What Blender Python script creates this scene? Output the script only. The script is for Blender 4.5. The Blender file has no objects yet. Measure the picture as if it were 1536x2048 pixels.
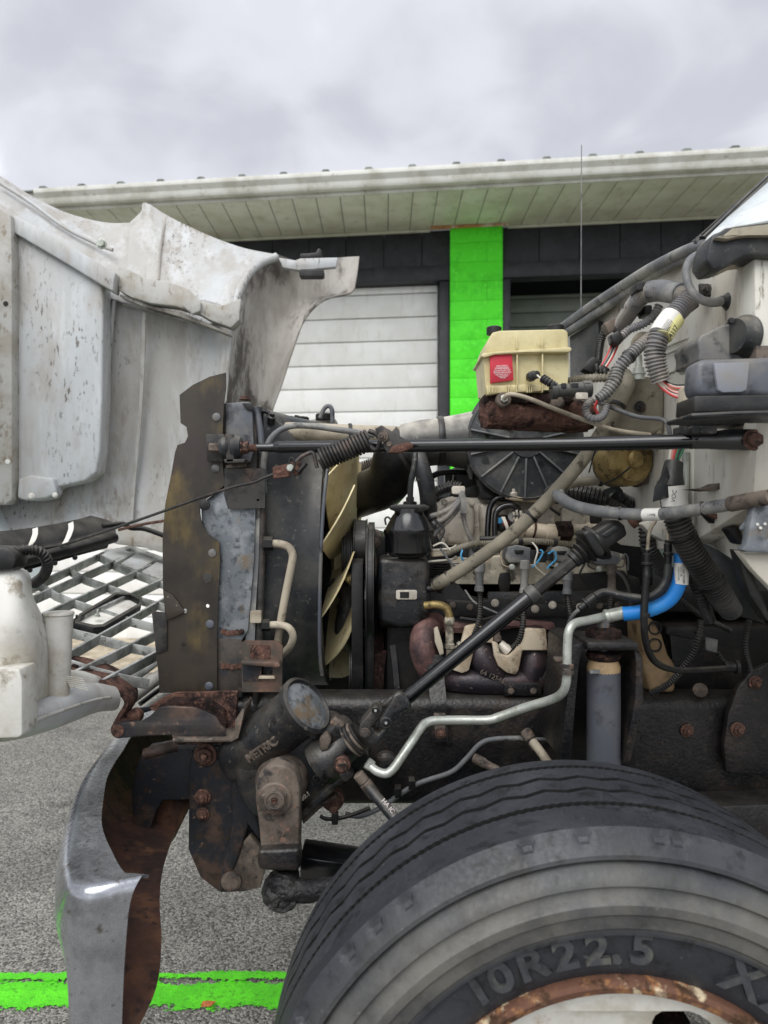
import bpy, bmesh, math, random
from mathutils import Vector, Matrix
from mathutils.geometry import tessellate_polygon
random.seed(7)
sc = bpy.context.scene
col = sc.collection
R = math.radians

# ------------------------------------------------------------------ camera, sky, light
F, CZ = 1420.0, 1.42            # focal length in photograph pixels, eye height in metres
cam = bpy.data.cameras.new('camera'); camo = bpy.data.objects.new('camera', cam); col.objects.link(camo)
camo.location = (0, 0, CZ); camo.rotation_euler = (R(90), 0, 0)
cam.sensor_fit = 'VERTICAL'; cam.sensor_height = 36; cam.sensor_width = 27
cam.lens = 36 * F / 2048; cam.clip_start = .02; cam.clip_end = 3000
cam.dof.use_dof = True; cam.dof.focus_distance = 1.62; cam.dof.aperture_fstop = 4.5
sc.camera = camo
sc.render.engine = 'CYCLES'
sc.cycles.use_denoising = True
sc.cycles.max_bounces = 6; sc.cycles.diffuse_bounces = 3; sc.cycles.glossy_bounces = 3
sc.view_settings.view_transform = 'Standard'; sc.view_settings.look = 'None'
sc.view_settings.gamma = 1; sc.view_settings.exposure = 0.82
SUN_EL, SUN_AZ = 52, 205        # behind the camera, a little to its left
world = bpy.data.worlds.new('World'); sc.world = world; world.use_nodes = True
wn, wl = world.node_tree.nodes, world.node_tree.links; wn.clear()
def wnode(t, **k):
    n = wn.new(t)
    for a, b in k.items(): setattr(n, a, b)
    return n
wout = wnode('ShaderNodeOutputWorld')
sky = wnode('ShaderNodeTexSky'); sky.sky_type = 'NISHITA'; sky.sun_disc = False
sky.sun_elevation = R(SUN_EL); sky.sun_rotation = R(SUN_AZ)
tc = wnode('ShaderNodeTexCoord'); sep = wnode('ShaderNodeSeparateXYZ'); wl.new(tc.outputs['Generated'], sep.inputs[0])
hz = wnode('ShaderNodeMath', operation='MAXIMUM'); wl.new(sep.outputs['Z'], hz.inputs[0]); hz.inputs[1].default_value = 0.0
hz2 = wnode('ShaderNodeMath', operation='ADD'); wl.new(hz.outputs[0], hz2.inputs[0]); hz2.inputs[1].default_value = .34
dv = wnode('ShaderNodeVectorMath', operation='DIVIDE'); wl.new(tc.outputs['Generated'], dv.inputs[0])
cb = wnode('ShaderNodeCombineXYZ')
for i in range(3): wl.new(hz2.outputs[0], cb.inputs[i])
wl.new(cb.outputs[0], dv.inputs[1])
def wnoise(scale, detail, off, rough=.55, dist=.3):
    m = wnode('ShaderNodeMapping'); m.inputs['Location'].default_value = off; m.inputs['Scale'].default_value = (1, 1, 1.0)
    wl.new(dv.outputs[0], m.inputs[0])
    n = wnode('ShaderNodeTexNoise'); n.inputs['Scale'].default_value = scale; n.inputs['Detail'].default_value = detail
    n.inputs['Roughness'].default_value = rough; n.inputs['Distortion'].default_value = dist
    wl.new(m.outputs[0], n.inputs['Vector']); return n
n1 = wnoise(1.5, 4, (5.2, .6, .4), .45, .6); n2 = wnoise(4.4, 5, (7.1, 2.2, 1.9), .5, .5)
mixn = wnode('ShaderNodeMath', operation='MULTIPLY_ADD'); wl.new(n2.outputs[0], mixn.inputs[0]); mixn.inputs[1].default_value = .30
sc1 = wnode('ShaderNodeMath', operation='MULTIPLY'); wl.new(n1.outputs[0], sc1.inputs[0]); sc1.inputs[1].default_value = .68
wl.new(sc1.outputs[0], mixn.inputs[2])
cr = wnode('ShaderNodeValToRGB'); cr.color_ramp.interpolation = 'EASE'
e = cr.color_ramp.elements
e[0].position = .36; e[0].color = (.30, .308, .338, 1)
e[1].position = .66; e[1].color = (.92, .93, .96, 1)
x = e.new(.48); x.color = (.39, .398, .428, 1)
x = e.new(.56); x.color = (.53, .54, .57, 1)
hzb = wnode('ShaderNodeMapRange'); wl.new(hz.outputs[0], hzb.inputs[0]); hzb.inputs['From Max'].default_value = .60   # thinner, brighter cloud low down
hzb.inputs['To Min'].default_value = .085; hzb.inputs['To Max'].default_value = -.02; hzb.interpolation_type = 'SMOOTHSTEP'
adz = wnode('ShaderNodeMath', operation='ADD'); wl.new(mixn.outputs[0], adz.inputs[0]); wl.new(hzb.outputs[0], adz.inputs[1])
wl.new(adz.outputs[0], cr.inputs[0])
bg1 = wnode('ShaderNodeBackground'); wl.new(sky.outputs[0], bg1.inputs[0]); bg1.inputs[1].default_value = .06
bg2 = wnode('ShaderNodeBackground'); wl.new(cr.outputs[0], bg2.inputs[0]); bg2.inputs[1].default_value = 1.22
ms = wnode('ShaderNodeMixShader'); ms.inputs[0].default_value = .93
wl.new(bg1.outputs[0], ms.inputs[1]); wl.new(bg2.outputs[0], ms.inputs[2]); wl.new(ms.outputs[0], wout.inputs[0])
sun = bpy.data.lights.new('sun', 'SUN'); sun.energy = 1.5; sun.angle = R(50); sun.color = (1, .985, .96)
suno = bpy.data.objects.new('sun', sun); col.objects.link(suno)
suno.rotation_euler = (R(90 - SUN_EL), 0, R(-22)); suno.location = (-2, -4, 8)

# ------------------------------------------------------------------ building blocks
def P(x, y, d): return Vector(((x - 768) * d / F, d, CZ - (y - 1024) * d / F))
def S(d): return d / F
def plane(a, b, c):             # depth of a flat surface through three known points (x, y, depth)
    (x0, y0, d0), (x1, y1, d1), (x2, y2, d2) = a, b, c
    u, v, w = 1 / d0, 1 / d1, 1 / d2
    X1, Y1, X2, Y2 = x1 - x0, y1 - y0, x2 - x0, y2 - y0
    D = X1 * Y2 - X2 * Y1
    A = ((v - u) * Y2 - (w - u) * Y1) / D; B = (X1 * (w - u) - X2 * (v - u)) / D
    return lambda x, y: 1 / (u + A * (x - x0) + B * (y - y0))
WL = {}
def empty(name, loc, label, cat, group=None):
    o = bpy.data.objects.new(name, None); col.objects.link(o); o.location = loc; o.empty_display_size = .1
    WL[o.name] = Vector(loc); tag(o, label, cat, group); return o
def tag(o, label=None, cat=None, group=None, kind=None):
    if label: o['label'] = label
    if cat: o['category'] = cat
    if group: o['group'] = group
    if kind: o['kind'] = kind
    return o
def link(name, me, loc, par):
    o = bpy.data.objects.new(name, me); col.objects.link(o); o.location = loc
    WL[o.name] = Vector(loc)
    if par is not None:
        o.parent = par; o.matrix_parent_inverse = Matrix.Translation(-WL[par.name])
    return o
def mk(name, vs, fs, mat, par=None, bev=0, ang=38, seg=2, jitter=0):
    lo = Vector([min(v[i] for v in vs) for i in range(3)]); hi = Vector([max(v[i] for v in vs) for i in range(3)])
    c = (lo + hi) / 2
    bm = bmesh.new()
    bv = [bm.verts.new(Vector(v) - c) for v in vs]
    for f in fs:
        try: bm.faces.new([bv[i] for i in f])
        except ValueError: pass
    bm.normal_update()
    bmesh.ops.recalc_face_normals(bm, faces=bm.faces)
    if bev:
        ed = [q for q in bm.edges if len(q.link_faces) == 2 and q.calc_face_angle(0) > R(32)]
        bmesh.ops.bevel(bm, geom=ed, offset=bev, segments=seg, profile=.5, affect='EDGES', clamp_overlap=True)
    if jitter:
        for v in bm.verts: v.co += Vector((random.gauss(0, jitter), random.gauss(0, jitter), random.gauss(0, jitter)))
    me = bpy.data.meshes.new(name); bm.to_mesh(me); bm.free()
    for p in me.polygons: p.use_smooth = True
    me.set_sharp_from_angle(angle=R(ang))
    me.materials.append(mat)
    return link(name, me, c, par)
def prism_geo(pts, d, t, holes=()):
    loops = [[P(x, y, d(x, y) if callable(d) else d) for x, y in L] for L in [pts, *holes]]
    tri = tessellate_polygon([[Vector((x, -y, 0)) for x, y in L] for L in [pts, *holes]])
    fr = [p for L in loops for p in L]; n = len(fr)
    off = t if isinstance(t, Vector) else Vector((0, t, 0))
    vs = fr + [p + off for p in fr]
    fs = [tuple(T) for T in tri] + [tuple(i + n for i in reversed(T)) for T in tri]
    k = 0
    for L in loops:
        m = len(L)
        for i in range(m): fs.append((k + i, k + (i + 1) % m, k + (i + 1) % m + n, k + i + n))
        k += m
    return vs, fs
def poly(name, pts, d, t, mat, par, bev=.002, holes=(), **k):
    vs, fs = prism_geo(pts, d, t, holes)
    if holes: bev = 0; k.setdefault('ang', 20)
    return mk(name, vs, fs, mat, par, bev, **k)
def rr(x0, y0, x1, y1, r, n=4):
    out = []
    for cx, cy, a in ((x1 - r, y0 + r, -90), (x1 - r, y1 - r, 0), (x0 + r, y1 - r, 90), (x0 + r, y0 + r, 180)):
        for i in range(n + 1):
            q = R(a + 90 * i / n); out.append((cx + r * math.cos(q), cy + r * math.sin(q)))
    return out
def circ(x, y, r, n=14): return [(x + r * math.cos(2 * math.pi * i / n), y + r * math.sin(2 * math.pi * i / n)) for i in range(n)]
def box(name, lo, hi, mat, par=None, bev=.003, **k):
    (a, b, c), (d, e, f) = lo, hi
    vs = [(a, b, c), (d, b, c), (d, e, c), (a, e, c), (a, b, f), (d, b, f), (d, e, f), (a, e, f)]
    fs = [(0, 3, 2, 1), (4, 5, 6, 7), (0, 1, 5, 4), (1, 2, 6, 5), (2, 3, 7, 6), (3, 0, 4, 7)]
    return mk(name, vs, fs, mat, par, bev, **k)
def catmull(pts, step):
    if len(pts) == 2:
        n = max(2, int((pts[1] - pts[0]).length / step)); return [pts[0].lerp(pts[1], i / n) for i in range(n + 1)]
    out = []; q = [pts[0] * 2 - pts[1]] + pts + [pts[-1] * 2 - pts[-2]]
    for i in range(1, len(q) - 2):
        a, b, c, d = q[i - 1:i + 3]; n = max(2, int((c - b).length / step))
        for j in range(n):
            t = j / n
            out.append(.5 * ((2 * b) + (c - a) * t + (2 * a - 5 * b + 4 * c - d) * t * t + (3 * b - a - 3 * c + d) * t ** 3))
    return out + [pts[-1]]
def arclen(pts):
    L = [0]
    for a, b in zip(pts, pts[1:]): L.append(L[-1] + (b - a).length)
    return L
def resample(pts, step):
    L = arclen(pts); n = max(2, round(L[-1] / step)); out = []; j = 0
    for i in range(n + 1):
        s = L[-1] * i / n
        while j < len(L) - 2 and L[j + 1] < s: j += 1
        t = (s - L[j]) / max(1e-9, L[j + 1] - L[j]); out.append(pts[j].lerp(pts[j + 1], min(1, max(0, t))))
    return out
def sweep(path, rad, n=10, cap=True, flat=1, up=None):
    vs, fs = [], []
    T = [(path[min(i + 1, len(path) - 1)] - path[max(i - 1, 0)]).normalized() for i in range(len(path))]
    u = up or Vector((0, 0, 1))
    if abs(u.dot(T[0])) > .95: u = Vector((1, 0, 0))
    u = (u - T[0] * u.dot(T[0])).normalized()
    for i, p in enumerate(path):
        u = (u - T[i] * u.dot(T[i])).normalized(); w = T[i].cross(u)
        r = rad[i] if isinstance(rad, list) else rad
        for j in range(n):
            a = 2 * math.pi * j / n; vs.append(p + u * (r * flat * math.cos(a)) + w * (r * math.sin(a)))
    for i in range(len(path) - 1):
        for j in range(n):
            a, b = i * n + j, i * n + (j + 1) % n; fs.append((a, b, b + n, a + n))
    if cap: fs += [tuple(reversed(range(n))), tuple(range(len(vs) - n, len(vs)))]
    return vs, fs
def tube(name, pts, r, mat, par, n=10, corr=None, smooth=True, flat=1, cap=True, tri=True, **k):
    """a round bar, hose or pipe along (x, y, depth) points; r in photograph pixels, one or one per point"""
    w = [P(*p) for p in pts]; rs = [q * S(p[2]) for q, p in zip(r if isinstance(r, (list, tuple)) else [r] * len(pts), pts)]
    rm = min(rs)
    path = catmull(w, max(.004, rm * .6)) if smooth else w
    if corr: path = resample(path, corr / 4)
    L = arclen(path); K = [0]
    if smooth:
        near = [min(range(len(path)), key=lambda i: (path[i] - q).length) for q in w]; near[0] = 0; near[-1] = len(path) - 1
        K = [L[i] for i in near]
    else: K = L
    rad = []
    for i, s in enumerate(L):
        j = 0
        while j < len(K) - 2 and K[j + 1] < s: j += 1
        t = min(1, max(0, (s - K[j]) / max(1e-9, K[j + 1] - K[j]))); q = rs[j] + (rs[j + 1] - rs[j]) * t
        if corr: q *= (1, 1, .79, .79)[i % 4]
        rad.append(q)
    vs, fs = sweep(path, rad, n, cap, flat)
    k.setdefault('ang', 50 if not corr else 25)
    return mk(name, vs, fs, mat, par, **k)
def lathe_geo(c, ax, prof, n=26, sx=1.0):
    ax = Vector(ax).normalized(); u = Vector((0, 0, 1)) if abs(ax.z) < .9 else Vector((1, 0, 0))
    u = (u - ax * u.dot(ax)).normalized(); w = ax.cross(u); vs, fs = [], []
    for r, a in prof:
        for j in range(n):
            q = 2 * math.pi * j / n; vs.append(c + ax * a + (u * math.cos(q) + w * math.sin(q) * sx) * r)
    for i in range(len(prof) - 1):
        for j in range(n):
            a, b = i * n + j, i * n + (j + 1) % n; fs.append((a, b, b + n, a + n))
    fs += [tuple(reversed(range(n))), tuple(range(len(vs) - n, len(vs)))]
    return vs, fs
def lathe(name, c, ax, prof, mat, par, n=26, ang=32, **k):
    """a turned shape: c = (x, y, depth) centre, prof = (radius, distance along the axis) in photograph pixels"""
    s = S(c[2]); vs, fs = lathe_geo(P(*c), ax, [(max(r, .05) * s, a * s) for r, a in prof], n)
    return mk(name, vs, fs, mat, par, ang=ang, **k)
def sheet(name, rows, mat, par, thick=.004, sub=4, ang=50, raw=False, inside=None):
    """a bent panel through rows of (x, y, depth) points, smoothed and given thickness"""
    g = [[Vector(p) if raw else P(*p) for p in r] for r in rows]
    if sub > 1:
        def fine(L): 
            out = []; q = [L[0] * 2 - L[1]] + L + [L[-1] * 2 - L[-2]]
            for i in range(1, len(q) - 2):
                a, b, c, d = q[i - 1:i + 3]
                for j in range(sub):
                    t = j / sub; out.append(.5 * ((2 * b) + (c - a) * t + (2 * a - 5 * b + 4 * c - d) * t * t + (3 * b - a - 3 * c + d) * t ** 3))
            return out + [L[-1]]
        g = [fine(r) for r in g]; g = [list(c) for c in zip(*[fine(list(c)) for c in zip(*g)])]
    m, n = len(g), len(g[0]); vs = [p for r in g for p in r]; fs = []
    for i in range(m - 1):
        for j in range(n - 1): fs.append((i * n + j, i * n + j + 1, (i + 1) * n + j + 1, (i + 1) * n + j))
    c = sum(vs, Vector()) / len(vs); bm = bmesh.new(); bv = [bm.verts.new(v - c) for v in vs]
    for f in fs: bm.faces.new([bv[i] for i in f])
    bmesh.ops.recalc_face_normals(bm, faces=bm.faces)
    if thick: bmesh.ops.solidify(bm, geom=list(bm.faces), thickness=thick)
    me = bpy.data.meshes.new(name); bm.to_mesh(me); bm.free()
    for p in me.polygons: p.use_smooth = True
    me.set_sharp_from_angle(angle=R(ang)); me.materials.append(mat)
    if inside:                      # the hidden side of the sheet gets its own material
        me.materials.append(inside); no = len(fs); side = [0, 0]
        for p in me.polygons: side[p.index >= no] += p.area * (p.normal.x + p.normal.y)
        for p in me.polygons: p.material_index = int((p.index >= no) == (side[1] > side[0]))
    return link(name, me, c, par)
def ribbon(name, pts, w, mat, par, t=.003, nrm=None, bev=0):
    """a flat strap along (x, y, depth) points; w in pixels, lying across the view"""
    path = catmull([P(*p) for p in pts], .01); s = S(pts[0][2]) * w / 2; vs, fs = [], []
    for i, p in enumerate(path):
        T = (path[min(i + 1, len(path) - 1)] - path[max(i - 1, 0)]).normalized()
        N = Vector(nrm or (0, -1, 0)); N = (N - T * N.dot(T)).normalized(); B = T.cross(N)
        vs += [p + B * s, p - B * s, p - B * s - N * t, p + B * s - N * t]
    for i in range(len(path) - 1):
        for j in range(4):
            a, b = i * 4 + j, i * 4 + (j + 1) % 4; fs.append((a, b, b + 4, a + 4))
    fs += [(3, 2, 1, 0), tuple(range(len(vs) - 4, len(vs)))]
    return mk(name, vs, fs, mat, par, bev, ang=35)
_bolts = {}
def bolt(x, y, d, r, mat, par, ax=(0, -1, 0), washer=True, name='bolt', stud=0):
    key = (mat.name, washer, stud)
    if key not in _bolts:
        vs, fs = [], []
        def add(g):
            k = len(vs); vs.extend(g[0]); fs.extend(tuple(i + k for i in f) for f in g[1])
        if washer: add(lathe_geo(Vector(), (0, 0, 1), [(1.35, 0), (1.35, .16), (1.25, .22)], 18))
        add(lathe_geo(Vector(), (0, 0, 1), [(1, .1), (1, .72), (.86, .85)], 6))
        if stud: add(lathe_geo(Vector(), (0, 0, 1), [(.52, .8), (.52, .8 + stud), (.42, .95 + stud)], 12))
        bm = bmesh.new(); bv = [bm.verts.new(v) for v in vs]
        for f in fs: bm.faces.new([bv[i] for i in f])
        bmesh.ops.recalc_face_normals(bm, faces=bm.faces)
        me = bpy.data.meshes.new('bolt'); bm.to_mesh(me); bm.free(); me.materials.append(mat); _bolts[key] = me
    o = link(name, _bolts[key], P(x, y, d), par)
    o.rotation_mode = 'QUATERNION'
    o.rotation_quaternion = Vector(ax).to_track_quat('Z', 'X'); o.scale = (r * S(d),) * 3
    return o
def clamp(name, x, y, d, ax, r, mat, par, w=4):
    return lathe(name, (x, y, d), ax, [(r * .95, -w), (r + 1.6, -w * .9), (r + 2, 0), (r + 1.6, w * .9), (r * .95, w)], mat, par, 22)
def text_mesh(body, size, ext, shear=0, bold=0):
    cu = bpy.data.curves.new('t', 'FONT'); cu.body = body; cu.size = size; cu.extrude = ext; cu.align_x = 'CENTER'; cu.align_y = 'CENTER'
    cu.shear = shear; cu.offset = bold; cu.resolution_u = 4
    o = bpy.data.objects.new('t', cu); col.objects.link(o); dg = bpy.context.evaluated_depsgraph_get(); dg.update()
    me = bpy.data.meshes.new_from_object(o.evaluated_get(dg)); bpy.data.objects.remove(o); return me
def text(name, body, p, size, ang, mat, par, ext=.0006, yaw=0, pitch=0, sx=1, **k):
    """lettering standing at (x, y, depth), facing the road side; size in pixels, ang = turn in the picture plane"""
    me = text_mesh(body, size * S(p[2]), ext, **k); me.name = name; me.materials.append(mat)
    o = link(name, me, P(*p), par)
    o.rotation_mode = 'QUATERNION'
    o.rotation_quaternion = (Matrix.Rotation(R(yaw), 3, 'Z') @ Matrix.Rotation(R(pitch), 3, 'X') @ Matrix.Rotation(R(-ang), 3, 'Y') @ Matrix.Rotation(R(90), 3, 'X')).to_quaternion()
    o.scale = (sx, 1, 1)
    return o

# ------------------------------------------------------------------ materials
def h(c):
    v = [int(c[i:i + 2], 16) / 255 for i in (0, 2, 4)]
    return [q / 12.92 if q < .04045 else ((q + .055) / 1.055) ** 2.4 for q in v] + [1]
def M(name, base, layers=(), rough=.6, metal=0, bump=.15, bscale=120, bdist=.002, coat=0, rvar=.2, spec=.5, dust=None):
    """layers: (colour, noise scale, threshold, softness, stretch) painted one over another: dust, stains, rust, chips"""
    m = bpy.data.materials.new(name); m.use_nodes = True; nt = m.node_tree; N, Lk = nt.nodes, nt.links
    b = N['Principled BSDF']; b.inputs['Metallic'].default_value = metal; b.inputs['Roughness'].default_value = rough
    b.inputs['Specular IOR Level'].default_value = spec
    if coat: b.inputs['Coat Weight'].default_value = coat; b.inputs['Coat Roughness'].default_value = .15
    g = N.new('ShaderNodeNewGeometry'); cur = None; last = None
    for i, L in enumerate(layers):
        c, s, th, so = L[:4]; st = L[4] if len(L) > 4 else (1, 1, 1); mx = L[5] if len(L) > 5 else 1
        mp = N.new('ShaderNodeMapping'); mp.inputs['Scale'].default_value = st; mp.inputs['Location'].default_value = (i * 3.7 + 1.3, i * 1.9, i * 2.3)
        Lk.new(g.outputs['Position'], mp.inputs[0])
        no = N.new('ShaderNodeTexNoise'); no.inputs['Scale'].default_value = s; no.inputs['Detail'].default_value = 7; no.inputs['Roughness'].default_value = .62
        Lk.new(mp.outputs[0], no.inputs['Vector'])
        mr = N.new('ShaderNodeMapRange'); mr.inputs['From Min'].default_value = th - so; mr.inputs['From Max'].default_value = th + so
        mr.inputs['To Max'].default_value = mx; mr.interpolation_type = 'SMOOTHSTEP'
        Lk.new(no.outputs[0], mr.inputs[0])
        fac = mr.outputs[0]
        if len(L) > 6:              # only inside broad patches
            n2_ = N.new('ShaderNodeTexNoise'); n2_.inputs['Scale'].default_value = L[6]; n2_.inputs['Detail'].default_value = 3; Lk.new(mp.outputs[0], n2_.inputs['Vector'])
            r2 = N.new('ShaderNodeMapRange'); r2.inputs['From Min'].default_value = .46; r2.inputs['From Max'].default_value = .60; Lk.new(n2_.outputs[0], r2.inputs[0])
            pm = N.new('ShaderNodeMath'); pm.operation = 'MULTIPLY'; Lk.new(fac, pm.inputs[0]); Lk.new(r2.outputs[0], pm.inputs[1]); fac = pm.outputs[0]
        mi = N.new('ShaderNodeMix'); mi.data_type = 'RGBA'; Lk.new(fac, mi.inputs['Factor'])
        if cur: Lk.new(cur, mi.inputs['A'])
        else: mi.inputs['A'].default_value = h(base)
        mi.inputs['B'].default_value = h(c); cur = mi.outputs['Result']; last = mr.outputs[0]
    if dust:                        # settled road dust on what faces up
        dc, da = dust
        sx = N.new('ShaderNodeSeparateXYZ'); Lk.new(g.outputs['Normal'], sx.inputs[0])
        r1 = N.new('ShaderNodeMapRange'); r1.inputs['From Min'].default_value = .15; r1.inputs['From Max'].default_value = .95; r1.inputs['To Max'].default_value = da; Lk.new(sx.outputs['Z'], r1.inputs[0])
        nd_ = N.new('ShaderNodeTexNoise'); nd_.inputs['Scale'].default_value = 24; nd_.inputs['Detail'].default_value = 6; Lk.new(g.outputs['Position'], nd_.inputs['Vector'])
        r3 = N.new('ShaderNodeMapRange'); r3.inputs['From Min'].default_value = .35; r3.inputs['From Max'].default_value = .65; r3.inputs['To Min'].default_value = .35; Lk.new(nd_.outputs[0], r3.inputs[0])
        pm = N.new('ShaderNodeMath'); pm.operation = 'MULTIPLY'; Lk.new(r1.outputs[0], pm.inputs[0]); Lk.new(r3.outputs[0], pm.inputs[1])
        mi = N.new('ShaderNodeMix'); mi.data_type = 'RGBA'; Lk.new(pm.outputs[0], mi.inputs['Factor']); mi.inputs['B'].default_value = h(dc)
        if cur: Lk.new(cur, mi.inputs['A'])
        else: mi.inputs['A'].default_value = h(base)
        cur = mi.outputs['Result']
    if cur: Lk.new(cur, b.inputs['Base Color'])
    else: b.inputs['Base Color'].default_value = h(base)
    no = N.new('ShaderNodeTexNoise'); no.inputs['Scale'].default_value = bscale; no.inputs['Detail'].default_value = 5
    Lk.new(g.outputs['Position'], no.inputs['Vector'])
    if rvar:
        mr = N.new('ShaderNodeMapRange'); mr.inputs['From Min'].default_value = .3; mr.inputs['From Max'].default_value = .7
        mr.inputs['To Min'].default_value = max(.03, rough - rvar / 2); mr.inputs['To Max'].default_value = min(1, rough + rvar / 2)
        Lk.new(no.outputs[0], mr.inputs[0]); Lk.new(mr.outputs[0], b.inputs['Roughness'])
    if bump:
        bp = N.new('ShaderNodeBump'); bp.inputs['Strength'].default_value = bump; bp.inputs['Distance'].default_value = bdist
        Lk.new(no.outputs[0], bp.inputs['Height']); Lk.new(bp.outputs[0], b.inputs['Normal'])
    return m
DU = ('8d877b', .55); DL = ('8d877b', .3)
V3 = (1, 1, .22)                # drips and streaks that run down
m_hood = M('hood paint', 'bfc3c5', [('aaa69e', 3, .50, .16, V3, .7), ('9b9184', 9, .56, .12, (1, 1, .4), .55), ('85796a', 38, .56, .06, (1, 1, .3), .75, 2.6), ('54483c', 75, .60, .04, (1, 1, .35), .85, 3.1), ('d0d3d4', 14, .6, .1, V3, .6)], .5, bump=.12, bscale=45)
m_hoodtan = M('hood soiled edge', 'b9b8b3', [('9c9486', 9, .52, .14, (1, 1, 1), .8), ('75664f', 45, .60, .06, (1, 1, .5), .7)], .65, bump=.15, bscale=80)
m_arch = M('wheel arch road film', 'b5b1aa', [('8b857c', 6, .50, .12, (1, 1, .5), .8), ('565049', 4, .54, .05, (1.2, 1, .7), .9), ('403b36', 60, .56, .06, V3, .8, 3)], .75, bump=.2, bscale=70)
m_cabw = M('firewall paint', 'd6d4ca', [('bdb6a6', 6, .52, .12, V3, .8), ('6d6353', 50, .64, .04, V3, .8), ('8a7a63', 13, .64, .07, V3, .7)], .6, bump=.1)
m_cabout = M('cab paint', 'dfe8ea', [('c8ccc9', 9, .55, .1)], .35, bump=.03, coat=.3)
m_rust = M('scaled rust', '5a423a', [('2c2220', 26, .53, .08), ('6d5045', 60, .58, .09), ('8f6f60', 130, .66, .06)], .9, bump=.9, bscale=95, bdist=.006, spec=.2)
m_rustd = M('dark scale', '332622', [('1c1615', 24, .5, .08), ('553d33', 75, .6, .08)], .9, bump=1, bscale=85, bdist=.007, spec=.2)
m_rustl = M('dusty rusted steel', '72675d', [('4e453d', 16, .52, .10), ('2e2c2b', 34, .58, .07), ('86695a', 55, .64, .06)], .75, metal=.15, bump=.4, bscale=140)
m_rustbolt = M('rusty bolt', '5e443a', [('372a25', 60, .55, .08), ('8d6a5a', 120, .6, .06)], .8, metal=.2, bump=.5, bscale=200)
m_bluerust = M('worn black steel', '1e2127', [('4e3d33', 12, .58, .08), ('33281f', 40, .60, .06), ('6b5748', 60, .68, .05)], .6, metal=.2, bump=.3, bscale=110)
m_cast = M('black cast iron', '25272a', [('44403b', 13, .55, .10), ('6a635b', 70, .66, .06), ('100c0b', 20, .60, .06)], .36, metal=.15, bump=.4, bscale=180, dust=DL)
m_frame = M('frame black', '1d1c1d', [('332d29', 12, .55, .10), ('453931', 60, .66, .06), ('121316', 9, .56, .08)], .42, metal=.1, bump=.6, bscale=120, bdist=.003, dust=('6f6a60', .2))
m_blackbar = M('black enamel', '0d0e10', [('24231f', 30, .68, .06)], .2, metal=.0, bump=0, rvar=.1, spec=.8)
m_plas = M('black plastic', '111214', [('302f2c', 16, .60, .12), ('4a4741', 80, .68, .06)], .42, bump=.12, bscale=150, dust=DL)
m_plasd = M('dusty black plastic', '1f2226', [('444440', 9, .56, .14), ('67635b', 65, .66, .08)], .46, bump=.14, bscale=150, dust=DU)
m_plasb = M('grey blue plastic', '565a62', [('75726b', 9, .56, .12), ('2c2f33', 20, .60, .08)], .42, bump=.08, dust=DL)
m_coil = M('coil resin', '6b6d70', [('9c998f', 14, .54, .12), ('2c2d2f', 30, .62, .08)], .5, bump=.1, dust=DU)
m_hinge = M('oily hinge steel', '3b3735', [('5c4a40', 12, .54, .10), ('24262c', 9, .54, .10), ('7d6656', 50, .66, .06)], .5, metal=.3, bump=.3)
m_duct = M('dust coated duct', '232528', [('4c4a45', 9, .56, .14), ('6b675e', 60, .66, .08)], .5, bump=.12, bscale=120, dust=('c9c3b6', 1.0))
m_brk = M('stained bracket steel', '4b443d', [('6b5347', 12, .56, .09), ('2c2f33', 10, .58, .08), ('8a6c5c', 45, .64, .07)], .6, metal=.2, bump=.35, bscale=110)
m_aircl = M('air cleaner plastic', '303336', [('5a5a57', 10, .55, .12), ('7c7a74', 60, .66, .08), ('1a1b1d', 18, .62, .05)], .42, bump=.14, bscale=140, dust=DU)
m_shock = M('shock body', '4a4d54', [('5f5f5e', 9, .56, .12), ('34363b', 30, .62, .08)], .45, bump=.06)
m_plasl = M('blue grey lid', '828791', [('85817a', 9, .56, .12)], .45, bump=.06)
m_rub = M('black rubber', '0f0f10', [('2b2927', 22, .60, .12)], .5, bump=.1, dust=DL)
m_conduit = M('grey conduit', '78777a', [('99938a', 12, .53, .12), ('4a4a4c', 26, .6, .08)], .5, bump=.05, dust=DL)
m_conduitd = M('dark conduit', '1c1d1f', [('403e3a', 12, .58, .14)], .42, bump=.05, dust=DL)
m_conduitt = M('tan conduit', '8b8577', [('66604f', 14, .55, .1)], .65, bump=.05)
m_tan = M('dusty hose', '7d7768', [('99917f', 10, .52, .12), ('4d483e', 24, .60, .06), ('3b362e', 60, .68, .04)], .75, bump=.15, bscale=90)
m_hosegrey = M('grey hose', '66686a', [('98968f', 10, .55, .12), ('3e3e3e', 22, .62, .07)], .6, bump=.1)
m_hosetan2 = M('pale dusty tube', 'b3a996', [('8d8372', 12, .54, .1), ('5f574a', 40, .66, .06)], .75, bump=.15)
m_cream = M('aged cream plastic', 'd3c89b', [('c0b384', 10, .5, .12), ('a3946c', 22, .64, .1)], .48, bump=.04, coat=.1)
m_fan = M('cream fan plastic', 'e2d4a8', [('cbb888', 10, .54, .12), ('9c8a64', 30, .66, .08)], .5, bump=.05)
m_galv = M('galvanised sheet', '6f757a', [('8b8f92', 22, .54, .1), ('4d5256', 50, .58, .08), ('7a6850', 8, .62, .06), ('a8aaa8', 120, .68, .05)], .5, metal=.35, bump=.12, bscale=150)
m_baffle = M('oiled brown baffle', '362f25', [('231e19', 7, .52, .12), ('66562f', 8, .57, .10, (1, 1, .5), .9), ('80705a', 80, .70, .03), ('332827', 5, .58, .06)], .48, bump=.08, bscale=40)
m_steelgrey = M('grey steel plate', '403f3d', [('63534a', 16, .60, .08), ('2a2827', 20, .54, .08), ('8c8276', 80, .7, .03)], .55, metal=.3, bump=.25)
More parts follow.
